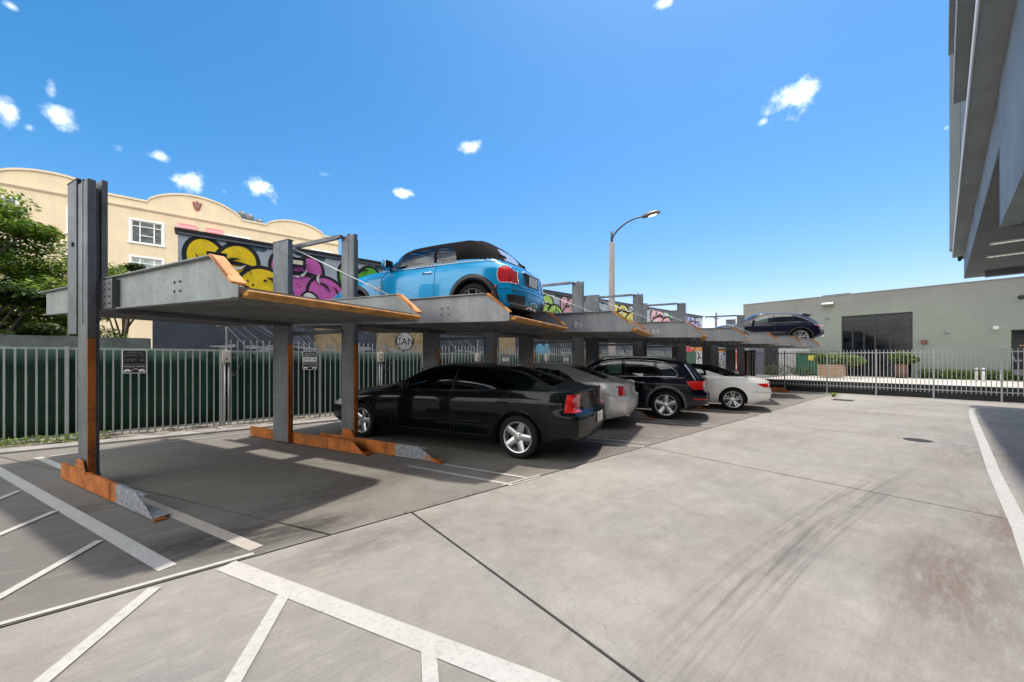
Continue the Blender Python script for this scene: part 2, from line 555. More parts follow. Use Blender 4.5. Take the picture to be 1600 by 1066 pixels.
def cut_region(bm, poly, ax, cond):
    """cut clean edges along a convex polygon seen along one axis and return the faces inside it"""
    poly = ccw(poly)
    i0, i1 = {'x': (1, 2), 'y': (0, 2), 'z': (0, 1)}[ax]
    lo = [min(p[k] for p in poly) - .02 for k in (0, 1)]; hi = [max(p[k] for p in poly) + .02 for k in (0, 1)]
    def near(f):
        vs = [v.co for v in f.verts]
        a = [v[i0] for v in vs]; b = [v[i1] for v in vs]
        return max(a) > lo[0] and min(a) < hi[0] and max(b) > lo[1] and min(b) < hi[1] and cond(f)
    n = len(poly)
    faces = [f for f in bm.faces if near(f)]
    for k in range(n):
        a, b = poly[k], poly[(k + 1) % n]
        d = (b[0] - a[0], b[1] - a[1]); L = math.hypot(*d)
        if L < 1e-6: continue
        no = [0, 0, 0]; no[i0] = d[1] / L; no[i1] = -d[0] / L
        co = [0, 0, 0]; co[i0] = a[0]; co[i1] = a[1]
        # only faces that the polygon can still reach: all corners not outside
        es = set(); vs = set()
        for f in faces:
            es.update(f.edges); vs.update(f.verts)
        r = bmesh.ops.bisect_plane(bm, geom=faces + list(es) + list(vs), plane_co=co, plane_no=no, dist=1e-5)
        faces = [g for g in r['geom'] if isinstance(g, bmesh.types.BMFace)]
        faces = [f for f in set(faces) if (sum((v.co[i0] - co[i0]) * no[i0] + (v.co[i1] - co[i1]) * no[i1] for v in f.verts) / len(f.verts)) < 1e-5]
    return faces

def take(bm, faces, name, mat, parent, inset=0.0, smooth=True, thick=0.0):
    """move faces out of the body mesh into an object of their own"""
    vm = {}; vs = []; fs = []
    for f in faces:
        idx = []
        for v in f.verts:
            if v not in vm: vm[v] = len(vs); vs.append(v.co - v.normal * inset)
            idx.append(vm[v])
        fs.append(idx)
    bmesh.ops.delete(bm, geom=faces, context='FACES')
    if not fs: return None
    me = bpy.data.meshes.new(name); me.from_pydata(vs, [], fs)
    me.materials.append(mat); me.polygons.foreach_set('use_smooth', [smooth] * len(fs))
    o = bpy.data.objects.new(name, me); COL.objects.link(o); o.parent = parent
    if thick:
        m = o.modifiers.new('thickness', 'SOLIDIFY'); m.thickness = thick; m.offset = 1
    return o

def resample(pts, step=.03):
    out = [Vector(pts[0])]
    for a, b in zip(pts[:-1], pts[1:]):
        a = Vector(a); b = Vector(b); n = max(1, int((b - a).length / step))
        for i in range(1, n + 1): out.append(a.lerp(b, i / n))
    return out
def arc(cy, cz, r, a0, a1, n=16):
    return [(cy + r * math.cos(R(a0 + (a1 - a0) * i / n)), cz + r * math.sin(R(a0 + (a1 - a0) * i / n))) for i in range(n + 1)]

class Body:
    def __init__(s, bm):
        s.t = BVHTree.FromBMesh(bm)
    def side(s, y, z, sg):
        h = s.t.ray_cast(Vector((sg * 3, y, z)), Vector((-sg, 0, 0)))
        return (h[0], h[1]) if h[0] is not None else (None, None)
    def end(s, x, z, sg):
        h = s.t.ray_cast(Vector((x, sg * 9, z)), Vector((0, -sg, 0)))
        return (h[0], h[1]) if h[0] is not None else (None, None)
    def top(s, x, y):
        h = s.t.ray_cast(Vector((x, y, 5)), Vector((0, 0, -1)))
        return (h[0], h[1]) if h[0] is not None else (None, None)
    def trail(s, pts, how, sg, off=.0015):
        out = []
        for p in resample([(a, b, 0) for a, b in pts]):
            h = {'side': s.side, 'end': s.end}[how](p[0], p[1], sg) if how != 'top' else s.top(p[0], p[1])
            if h[0] is not None: out.append(h[0] + h[1] * off)
        return out
    def seam(s, mb, pts, how='side', sg=-1, r=.004, m=0, off=.0005):
        t = s.trail(pts, how, sg, off)
        if len(t) > 1: mb.tube(t, r, 5, m)

def make_wheel(parent, loc, side, Rt, Rr, w, style, rim_mat, n=5):
    """wheel > tyre, rim; side = -1 when its face looks towards -x"""
    e = empty('wheel', loc); e.parent = parent
    o = side
    mb = MB()
    pr = [(-w / 2 + .015, Rr * .985), (-w / 2, Rr + .012), (-w / 2 - .004, (Rr + Rt) / 2), (-w / 2 + .012, Rt - .018), (-w / 2 + .035, Rt - .003),
          (-w / 2 + .06, Rt), (-w / 2 + .062, Rt - .007), (-w / 2 + .07, Rt - .007), (-w / 2 + .072, Rt),
          (-.008, Rt), (-.006, Rt - .008), (.006, Rt - .008), (.008, Rt),
          (w / 2 - .072, Rt), (w / 2 - .07, Rt - .007), (w / 2 - .062, Rt - .007), (w / 2 - .06, Rt),
          (w / 2 - .035, Rt - .003), (w / 2 - .012, Rt - .018), (w / 2 + .004, (Rr + Rt) / 2), (w / 2, Rr + .012), (w / 2 - .015, Rr * .985)]
    mb.lathe(pr, 'x', n=48)
    mb.build('tyre', M_rubber, e, fixn=True)
    mb = MB()
    f = o * (w / 2)                     # outer plane
    barrel = [(f - o * .008, Rr), (f, Rr - .006), (f - o * .004, Rr - .02), (f - o * .03, Rr - .032), (f - o * (w - .02), Rr - .05)]
    mb.lathe(barrel, 'x', n=48)
    # brake disc and dark back
    mb.lathe([(f - o * .12, .0), (f - o * .12, Rr * .68), (f - o * .135, Rr * .68)], 'x', n=32, m=1)
    mb.lathe([(f - o * (w - .03), .0), (f - o * (w - .03), Rr * .97)], 'x', n=32, m=2)
    def spoke(a, w0, w1, r0, r1, d0=.028, d1=.012, th=.03, m=0):
        ca, sa = math.cos(a), math.sin(a)
        vs = []
        rr = [r0, (r0 + r1) / 2, r1]
        for i, r_ in enumerate(rr):
            t = i / 2; ww = w0 + (w1 - w0) * t; dep = d0 + (d1 - d0) * t
            for (q, dd) in ((-ww, dep + .008), (-ww * .7, dep), (ww * .7, dep), (ww, dep + .008), (ww, dep + th), (-ww, dep + th)):
                vs.append((f - o * dd, r_ * ca - q * sa, r_ * sa + q * ca))
        fs = []
        for i in range(2):
            for k in range(6):
                k2 = (k + 1) % 6
                fs.append((i * 6 + k, i * 6 + k2, i * 6 + 6 + k2, i * 6 + 6 + k))
        mb.add(vs, fs, m)
    Rs = Rr - .015
    if style == 'five':
        for k in range(5): spoke(R(90 + 72 * k + 18), .056, .044, .05, Rs, .03, .012)
        hub = .075
    elif style == 'five_wide':
        for k in range(5):
            spoke(R(90 + 72 * k), .045, .062, .05, Rs, .034, .012)
        hub = .07
    elif style == 'twin':
        for k in range(5):
            for d in (-11, 11): spoke(R(90 + 72 * k + d), .017, .017, .05, Rs, .034, .012)
        hub = .07
    elif style == 'split':
        for k in range(10):
            spoke(R(36 * k + (9 if k % 2 else -9) * .6), .013, .011, .05, Rs, .03, .01)
        hub = .06
    else:
        for k in range(n):
            spoke(R(360 / n * k), .012, .02, .05, Rs, .03, .012)
        hub = .06
    mb.lathe([(f - o * .018, 0), (f - o * .018, hub * .45), (f - o * .024, hub * .9), (f - o * .045, hub)], 'x', n=24)
    for k in range(5):
        a = R(72 * k + 54)
        c = (f - o * .02, hub * .66 * math.cos(a), hub * .66 * math.sin(a))
        mb.lathe([(0, 0), (0, .008), (o * .01, .008)], 'x', c=c, n=8, m=2)
    mb.build('rim', [rim_mat, M_galv_dark, M_dark], e, sharp=35)
    return e

def make_car(name, S, loc, rz, label, cat='car', rx=0.0):
    root = empty(name, loc, rz, label, cat, rx=rx)
    bm = car_shell(S)
    B = Body(bm)
    pm = S['paint']; wb = S['wb']; hw = S['hw']
    gm = S.get('glass', M_glass_dark)
    Rt = S['Rt']; ra = S.get('Ra', Rt + .055)
    zsill = interp(S['zb'], wb / 2)
    # wheel arches
    for yc in (0, wb):
        for sg in (-1, 1):
            poly = [(yc + ra * math.cos(R(a)), Rt * .99 + ra * math.sin(R(a))) for a in range(0, 360, 12)]
            fs = cut_region(bm, poly, 'x', lambda f, sg=sg: f.calc_center_median().x * sg > hw * .45 and abs(f.normal.x) > .05 or (f.calc_center_median().x * sg > hw * .45 and f.calc_center_median().z < .35))
            bmesh.ops.delete(bm, geom=fs, context='FACES')
    # glass
    for (nm, ax, poly, mm) in S['glassareas']:
        if ax == 'x':
            for sg in (-1, 1):
                fs = cut_region(bm, poly, 'x', lambda f, sg=sg: f.calc_center_median().x * sg > .3)
                take(bm, fs, nm, mm or gm, root, inset=.004)
        else:
            fs = cut_region(bm, poly, 'z', lambda f: f.normal.z > .05 and f.calc_center_median().z > .8)
            take(bm, fs, nm, mm or gm, root, inset=.003)
    # lamps and other panels taken out of the skin
    for (nm, parts, mm, both) in S['panels']:
        for sg in ((-1, 1) if both else (1,)):
            allf = None
            objs = []
            for (ax, poly, end) in parts:
                if ax == 'x':
                    c = lambda f, sg=sg: f.calc_center_median().x * sg > hw * .3 and abs(f.normal.x) > .2
                    pp = poly
                elif ax == 'y':
                    ye = -1 if end < 0 else 1
                    mid = wb / 2
                    yend = -S['ro'] if ye < 0 else wb + S['fo']
                    c = lambda f, ye=ye, yend=yend: (f.calc_center_median().y - mid) * ye > 0 and abs(f.normal.y) > .5 and abs(f.calc_center_median().y - yend) < .3
                    pp = [(p[0] * (sg if both else 1), p[1]) for p in poly]
                else:
                    c = lambda f: f.normal.z > .3 and f.calc_center_median().z > .5
                    pp = [(p[0] * (sg if both else 1), p[1]) for p in poly]
                fs = cut_region(bm, pp, ax, c)
                if ax == 'x': fs = [f for f in fs if f.calc_center_median().x * sg > 0]
                o = take(bm, fs, nm, mm, root, inset=-.004 if mm not in (M_black,) else 0.0)
                if o: objs.append(o)
            if len(objs) > 1:            # one lamp, one mesh
                b2 = bmesh.new()
                for o in objs: b2.from_mesh(o.data)
                bmesh.ops.remove_doubles(b2, verts=b2.verts, dist=.002)
                b2.to_mesh(objs[0].data); b2.free()
                for p in objs[0].data.polygons: p.use_smooth = True
                for o in objs[1:]: bpy.data.objects.remove(o)
    # doors
    mbs = []
    for (poly) in S['doors']:
        for sg in (-1, 1):
            c = lambda f, sg=sg: f.calc_center_median().x * sg > hw * .5 and abs(f.normal.x) > .3
            fs = cut_region(bm, poly, 'x', c)
            d = take(bm, fs, 'door', pm, root)
            if d:
                d.data.materials.append(M_dark)
                mb = MB()
                pts = list(poly) + [poly[0]]
                B.seam(mb, pts, 'side', sg, .0045)
                b2 = bmesh.new(); b2.from_mesh(d.data)
                n0 = len(b2.faces)
                vv = [b2.verts.new(v) for v in mb.v]
                for f in mb.f:
                    nf = b2.faces.new([vv[i] for i in f]); nf.material_index = 1
                b2.to_mesh(d.data); b2.free()
                hy, hz = poly[0][0] * 0 + min(p[0] for p in poly) + .16, S['handle_z']
                h = B.side(hy, hz, sg)[0]
                if h is not None:
                    hb = MB(); x = h.x + sg * .022
                    hb.tube([(h.x, hy - .09, hz), (x, hy - .075, hz + .004), (x + sg * .004, hy, hz + .006), (x, hy + .075, hz + .004), (h.x, hy + .09, hz)], .0115, 8)
                    hb.build('door_handle', S.get('handle_mat', pm), d)
    me = bpy.data.meshes.new('body'); bm.to_mesh(me); bm.free()
    me.materials.append(pm); me.materials.append(M_black); 
    if S.get('top'): me.materials.append(S['top'][1])
    for p in me.polygons:
        p.use_smooth = True
        c = p.center
        if c.z < interp(S['zb'], c.y) + .015 and p.normal.z < -.5: p.material_index = 1
        if S.get('clad') and S['clad'](c.y, c.z): p.material_index = 1
        if S.get('top') and S['top'][0](c): p.material_index = 2
    me.set_sharp_from_angle(angle=R(38))
    body = bpy.data.objects.new('body', me); COL.objects.link(body); body.parent = root
    # arch lips
    for yc in (0, wb):
        for sg in (-1, 1):
            mb = MB(); tr = []
            for a in range(-22, 203, 5):
                y = yc + (ra + .004) * math.cos(R(a)); z = Rt + (ra + .004) * math.sin(R(a))
                if z < zsill + .01: continue
                h = B.side(y, z, sg)[0]
                if h is not None: tr.append(Vector((h.x, y, z)))
            wdt = S.get('lip', .02)
            if S.get('lip_mat'):
                vs = []; fs = []
                for i, p in enumerate(tr):
                    d = Vector((0, p.y - yc, p.z - Rt)).normalized()
                    x = p.x
                    ring = [(x - sg * .05, p - d * .008), (x + sg * .018, p - d * .006), (x + sg * .022, p + d * wdt * .3), (x + sg * .016, p + d * wdt), (x - sg * .01, p + d * (wdt + .004))]
                    for xx, q in ring: vs.append((xx, q.y, q.z))
                for i in range(len(tr) - 1):
                    for k in range(4): fs.append((i * 5 + k, i * 5 + k + 1, i * 5 + 5 + k + 1, i * 5 + 5 + k))
                mb.add(vs, fs, 0, True)
                mb.build('arch_trim', S['lip_mat'], root)
            elif len(tr) > 2:
                mb.tube([p + Vector((-sg * .002, 0, 0)) for p in tr], .011, 6)
                mb.build('arch_lip', pm, root)
            # wheel housing
            wl = MB(); vs = []; fs = []
            N = 14
            for i in range(N + 1):
                a = R(-15 + 210 * i / N)
                y = yc + (ra - .003) * math.cos(a); z = Rt + (ra - .003) * math.sin(a)
                vs += [(sg * hw * .985, y, z), (sg * hw * .5, y, z)]
            for i in range(N): fs.append((2 * i, 2 * i + 1, 2 * i + 3, 2 * i + 2))
            xx = hw * .93
            vs2 = []
            for i, v in enumerate(vs):
                if i % 2 == 0:
                    h = B.side(v[1], max(v[2], zsill + .02), sg)[0]
                    if h is not None: vs[i] = (h.x - sg * .004, v[1], v[2])
            wl.add(vs, fs, 0, True)
            wl.prism([(vs[2 * i + 1][1], vs[2 * i + 1][2]) for i in range(N + 1)], 'x', sg * hw * .5, sg * hw * .48)
            wl.build('wheel_housing', M_dark, root)
    # wheels
    for yc in (0, wb):
        for sg in (-1, 1):
            make_wheel(root, (sg * (hw - S.get('tw', .23) / 2 - .015), yc, Rt), sg, Rt, S['Rr'], S.get('tw', .23), S['rim'], S.get('rim_mat', M_rim))
    # cabin: floor tub, dashboard, seats
    yr = S['cab'][0]; yf = S['cab'][1]; zb_ = zsill + .06; zbelt = interp(S['zs'], (yr + yf) / 2)
    mb = MB()
    xi = hw * .8
    mb.box(-xi, xi, yr, yf, zb_, zb_ + .05)
    mb.box(-xi, -xi + .03, yr, yf, zb_, zbelt - .04); mb.box(xi - .03, xi, yr, yf, zb_, zbelt - .04)
    mb.box(-xi, xi, yf - .12, yf, zb_, zbelt - .06); mb.box(-xi, xi, yr, yr + .05, zb_, zbelt - .06)
    mb.build('cabin_lining', M_dark, root)
    mb = MB(); mb.prism([(yf - .12, zbelt - .02), (yf - .4, zbelt - .01), (yf - .5, zbelt - .12), (yf - .45, zbelt - .3), (yf - .12, zbelt - .3)], 'x', -xi, xi)
    mb.build('dashboard', M_seat, root, bevel=.02)
    sm = S.get('seat', M_seat)
    for x in (-hw * .42, hw * .42):
        for (y, big) in ((S['seats'][0], 1), (S['seats'][1], 0)):
            mb = MB()
            zt = zbelt + (.26 if big else .18)
            mb.prism([(y - .02, zb_ + .25), (y + .5, zb_ + .3), (y + .5, zb_ + .4), (y + .08, zb_ + .38), (y - .14, zt - .2), (y - .24, zt - .2), (y - .12, zb_ + .3)], 'x', x - .24, x + .24)
            mb.box(x - .12, x + .12, y - .27, y - .17, zt - .17, zt)
            mb.box(x - .06, x - .045, y - .225, y - .215, zt - .22, zt - .15, 0)
            mb.build('seat', sm, root, bevel=.035)
    mb = MB()
    t = []
    for i in range(21):
        a = 2 * math.pi * i / 20
        t.append((-hw * .42 + .17 * math.cos(a), yf - .62 + .07 * math.sin(a), zbelt - .03 + .155 * math.sin(a)))
    mb.tube(t, .014, 8); mb.tube([(-hw * .42, yf - .62, zbelt - .03), (-hw * .42, yf - .4, zbelt - .12)], .03, 8)
    mb.build('steering_wheel', M_black, root)
    # mirrors
    for sg in (-1, 1):
        y, z = S['mirror']
        h = B.side(y, z - .05, sg)[0]
        x = (h.x if h is not None else sg * hw)
        k = S.get('mir', 1.0)
        mb = MB()
        mb.tube([(x - sg * .02, y, z - .04), (x + sg * .06, y - .02, z + .01)], .022, 8, 1)
        c = (x + sg * .13, y - .02, z + .06)
        prof = [(-.06, 0.03), (-.06, .055), (-.05, .075), (0, .09), (.035, .07), (.05, .03)]
        vs = []; fs = []
        n = 16
        for (dy, r) in [(-.055, .001)] + prof + [(.052, .001)]:
            for i in range(n):
                a = 2 * math.pi * i / n
                ex = abs(math.cos(a)) ** .6 * (1 if math.cos(a) > 0 else -1) * r * 1.25 * k
                ez = abs(math.sin(a)) ** .6 * (1 if math.sin(a) > 0 else -1) * r * .9 * k
                vs.append((c[0] + ex, c[1] + dy, c[2] + ez))
        for i in range(len(prof) + 1):
            for j in range(n):
                j2 = (j + 1) % n
                fs.append((i * n + j, i * n + j2, (i + 1) * n + j2, (i + 1) * n + j))
        mb.add(vs, fs, 0, True)
        mb.box(c[0] - .09 * k, c[0] + .09 * k, c[1] - .064, c[1] - .059, c[2] - .06 * k, c[2] + .06 * k, 2)
        mb.build('side_mirror', [S.get('mirror_mat', pm), M_black, M_chrome], root)
    if S.get('extra'): S['extra'](root, B, S)
    return root

def glass_trim(root, B, S, poly, mat, r=.006, name='window_trim'):
    for sg in (-1, 1):
        mb = MB(); B.seam(mb, list(poly) + [poly[0]], 'side', sg, r, 0, .002)
        mb.build(name, mat, root)
def plate(root, B, sg, z, w=.31, h=.155, x=0, tilt=0):
    p = B.end(x, z, sg)[0]
    if p is None: return
    mb = MB(); y = p.y + sg * .012
    mb.box(x - w / 2, x + w / 2, y - .004, y + .004, z - h / 2, z + h / 2)
    o = mb.build('number_plate', M_plate, root, bevel=.003)
def bumper_line(root, B, S, pts_rear, side_pts, name='bumper_seam'):
    mb = MB()
    for sg in (-1, 1): B.seam(mb, side_pts, 'side', sg, .0035)
    B.seam(mb, pts_rear, 'end', -1, .0035)
    mb.build(name, M_dark, root)

P_black = paint('paint_black_green', (.002, .004, .0045), .0, rough=.3, dirt=.005, spec=.05, coat=.45)
P_silver = paint('paint_silver', (.80, .79, .77), .25, rough=.35, dirt=.05)
P_navy = paint('paint_black_navy', (.003, .004, .011), .0, rough=.25, dirt=.006, spec=.05, coat=.5)
P_white = paint('paint_white', (.78, .78, .76), 0., rough=.3, dirt=.05)
P_blue = paint('paint_bright_blue', (.0, .29, .60), .1, rough=.3, dirt=.01, spec=.2, coat=.6)
P_navy2 = paint('paint_dark_blue', (.004, .005, .016), .0, rough=.25, dirt=.01, spec=.2)

def stretch(S, y0, d):
    for k in ('zb', 'zs', 'zc', 'zr', 'hs', 'hr'): S[k] = [((y + d if y > y0 else y), v) for y, v in S[k]]
def x_sedan(root, B, S):
    for (pts, how, sg) in S['seams']:
        pass
    for (pts, how, sg) in S['seams']:
        for s in ((-1, 1) if how == 'side' else (sg,)):
            mb = MB(); B.seam(mb, pts, how, s, .0035)
            if mb.v: mb.build('panel_gap', M_dark, root)
    if S.get('trim'):
        for poly in S['trim']: glass_trim(root, B, S, poly, M_chrome, .008)
    if S.get('pillars'):
        for (poly) in S['pillars']:
            for sg in (-1, 1):
                mb = MB(); B.seam(mb, poly, 'side', sg, .014, 0, -.006)
                mb.build('window_pillar', M_black, root)
    if S.get('plate_z'): plate(root, B, -1, S['plate_z'])
    if S.get('fin'):
        y = S['fin']; p = B.top(0, y)[0]
        mb = MB(); mb.prism([(y - .09, p.z - .01), (y + .09, p.z - .01), (y + .02, p.z + .012), (y - .07, p.z + .055)], 'x', -.012, .012)
        mb.build('roof_antenna', S.get('fin_mat', S['paint']), root, bevel=.006)
    if S.get('exhaust'):
        for x in S['exhaust']:
            z = interp(S['zb'], -S['ro']) + .02
            p = B.end(x, z + .06, -1)[0]
            y = p.y if p is not None else -S['ro']
            mb = MB(); mb.lathe([(y + .2, .03), (y - .005, .035), (y - .005, .03), (y + .1, .026)], 'y', c=(x, 0, z - .01), n=20)
            mb.build('exhaust_pipe', M_chrome, root)
    if S.get('strip'):
        for sg in (-1, 1):
            mb = MB(); B.seam(mb, S['strip'][0], 'side', sg, S['strip'][1], 0, 0)
            mb.build('side_moulding', S['strip'][2], root)
    if S.get('more'): S['more'](root, B, S)

def saloon_more(root, B, S):
    mb = MB()   # boot lip spoiler
    pts = []
    for i in range(-8, 9):
        x = i * .085; pts.append((x, -.93 + .1 * (i / 8) ** 2, 1.035 - .012 * (i / 8) ** 2))
    mb.tube(pts, .016, 8); mb.build('boot_lip', P_black, root)
    p = B.side(-.9, .45, -1)[0]
    for sg in (-1, 1):
        mb = MB(); B.seam(mb, [(-.95, .69), (-.62, .69), (-.42, .70)], 'side', sg, .004)
        B.seam(mb, [(-.42, .70), (-.36, .6)], 'side', sg, .003)
        mb.build('bumper_gap', M_dark, root)
SALOON = dict(paint=P_black, ro=.92, wb=3.34, fo=.94, fc=.12, fr=.6, hw=.915, Rt=.328, Rr=.238, tw=.225, rim='five', Ra=.395,
    zb=[(-1.02, .34), (-.8, .27), (-.4, .2), (0, .19), (3.4, .19), (3.8, .2), (4.08, .24)],
    zs=[(-1.02, .985), (-.8, 1.01), (-.14, 1.025), (.5, 1.0), (1.27, .975), (2.4, .945), (3.2, .88), (3.8, .78), (4.08, .68)],
    zc=[(-1.02, 1.0), (-.92, 1.04), (-.66, 1.06), (-.52, 1.10), (.45, 1.365), (1.05, 1.42), (1.6, 1.435), (1.95, 1.39), (2.85, 1.02), (3.0, 1.0), (3.7, .88), (4.0, .77), (4.08, .7)],
    zr=[(-1.02, .99), (-.62, 1.04), (-.48, 1.075), (.4, 1.29), (.9, 1.36), (1.4, 1.38), (1.8, 1.345), (2.75, .99), (2.95, .955), (3.8, .8), (4.08, .69)],
    hs=[(-1.02, .93), (0, .945), (2.5, .95), (4.08, .88)],
    hr=[(-1.02, .84), (-.6, .78), (-.3, .73), (.4, .67), (1.5, .67), (1.9, .69), (2.75, .84), (3.0, .85), (4.08, .8)],
    rear=[(.2, .16), (.34, .06), (.48, .0), (.64, .0), (.71, .03), (.75, .09), (.9, .10), (1.0, .085), (1.06, .07)],
    front=[(.2, .14), (.4, 0), (.6, .02), (.75, .12)], crease=(.86, .006), rc=.12,
    glassareas=[('side_window', 'x', [(2.42, .99), (1.8, 1.27), (1.62, 1.305), (1.28, 1.325), (1.25, .995)], None),
                ('side_window', 'x', [(1.17, 1.0), (1.19, 1.322), (.85, 1.295), (.5, 1.225), (.08, 1.09), (.1, 1.045)], None),
                ('windscreen', 'z', [(-.70, 2.8), (.70, 2.8), (.52, 1.96), (-.52, 1.96)], None),
                ('rear_window', 'z', [(-.62, -.46), (.62, -.46), (.52, .44), (-.52, .44)], None)],
    panels=[('taillight', [('x', [(-.72, .735), (-.74, .985), (-1.2, .985), (-1.2, .735)], 0), ('y', [(.60, .735), (1.0, .735), (1.0, .985), (.56, .985)], -1)], M_red, True),
            ('headlight', [('x', [(3.72, .6), (3.78, .74), (4.3, .74), (4.3, .6)], 0), ('y', [(.5, .6), (1.0, .6), (1.0, .72), (.5, .72)], 1)], M_clear_lens, True),
            ('bumper_recess', [('y', [(-.27, .5), (.27, .5), (.27, .68), (-.27, .68)], -1)], M_black, False)],
    doors=[[(1.23, .3), (1.23, .985), (2.32, .955), (2.42, .8), (2.42, .3)], [(.28, .78), (.18, .95), (.1, 1.01), (1.17, .985), (1.17, .3), (.52, .3), (.42, .5)]],
    handle_z=.84, mirror=(2.2, 1.0), cab=(-.05, 2.55), seats=(1.25, .3),
    seams=[([(2.55, .3), (2.5, .9)], 'side', -1), ([(-.7, .74), (-.6, 1.0)], 'side', -1)],
    strip=([(2.35, .47), (.6, .52)], .010, P_black), pillars=[[(1.22, .99), (1.235, 1.33)]],
    plate_z=.6, fin=.05, more=saloon_more, extra=x_sedan, glass=glass('saloon_glass', (.045, .05, .055), .5))

stretch(SALOON, 2.96, .2)
def silver_saloon_more(root, B, S):
    for sg in (-1, 1):
        mb = MB(); B.seam(mb, [(-.98, .72), (-.72, .71), (-.45, .69)], 'side', sg, .003)
        B.seam(mb, [(-.45, .69), (-.38, .6)], 'side', sg, .003)
        mb.build('bumper_gap', M_dark, root)
        mb = MB(); B.seam(mb, [(-.70, .745), (-.58, .75)], 'side', sg, .009, 0, 0)
        mb.build('side_marker', M_red_dark, root)
        mb = MB(); B.seam(mb, [(.05, .995), (.16, 1.06), (.42, 1.22), (.7, 1.29), (1.2, 1.32)], 'side', sg, .009, 0, .003)
        mb.build('window_trim', M_chrome, root)
SILVER_SALOON = dict(paint=P_silver, ro=1.0, wb=2.85, fo=.98, hw=.89, Rt=.325, Rr=.222, tw=.21, rim='five', Ra=.385,
    zb=[(-1.0, .30), (-.8, .25), (-.4, .2), (3.2, .19), (3.83, .24)],
    zs=[(-1.0, .95), (-.85, .985), (-.3, 1.0), (.5, .985), (1.3, .96), (2.3, .93), (3.0, .86), (3.6, .76), (3.83, .68)],
    zc=[(-1.0, .97), (-.93, 1.015), (-.75, 1.04), (-.6, 1.075), (.3, 1.345), (.8, 1.40), (1.3, 1.41), (1.75, 1.37), (2.6, 1.01), (2.8, .98), (3.5, .86), (3.83, .7)],
    zr=[(-1.0, .955), (-.72, 1.01), (-.5, 1.06), (.25, 1.27), (.7, 1.335), (1.2, 1.36), (1.6, 1.33), (2.5, .98), (2.7, .94), (3.83, .69)],
    hs=[(-1.0, .9), (0, .94), (2.5, .95), (3.83, .86)],
    hr=[(-1.0, .8), (-.6, .76), (-.3, .72), (.4, .67), (1.4, .67), (1.8, .7), (2.5, .84), (3.83, .8)],
    rear=[(.2, .2), (.3, .08), (.42, .01), (.62, .0), (.70, .02), (.73, .07), (.9, .08), (1.0, .05)],
    front=[(.2, .14), (.4, 0), (.6, .02), (.75, .12)], crease=(.8, .007), rc=.16, rr=.5,
    glassareas=[('side_window', 'x', [(2.2, .975), (1.7, 1.24), (1.5, 1.285), (1.22, 1.30), (1.2, .985)], None),
                ('side_window', 'x', [(1.13, .99), (1.14, 1.295), (.8, 1.285), (.5, 1.235), (.12, 1.05), (.1, 1.005)], None),
                ('windscreen', 'z', [(-.68, 2.55), (.68, 2.55), (.52, 1.78), (-.52, 1.78)], None),
                ('rear_window', 'z', [(-.6, -.52), (.6, -.52), (.5, .28), (-.5, .28)], M_glass_dark)],
    panels=[('taillight', [('x', [(-.91, .73), (-.93, .93), (-1.2, .93), (-1.2, .73)], 0), ('y', [(.62, .73), (1.0, .73), (1.0, .93), (.66, .93)], -1)], M_red, True)],
    doors=[[(1.18, .3), (1.18, .965), (2.2, .94), (2.28, .8), (2.28, .3)], [(.3, .74), (.14, .99), (1.13, .97), (1.13, .3), (.55, .3), (.42, .5)]],
    handle_z=.83, mirror=(2.05, .98), cab=(-.05, 2.4), seats=(1.2, .3), seams=[([(-.88, .94), (-.83, 1.0)], 'side', -1)],
    plate_z=.82, exhaust=(-.5,), handle_mat=M_chrome, more=silver_saloon_more, extra=x_sedan, glass=M_glass_mid)

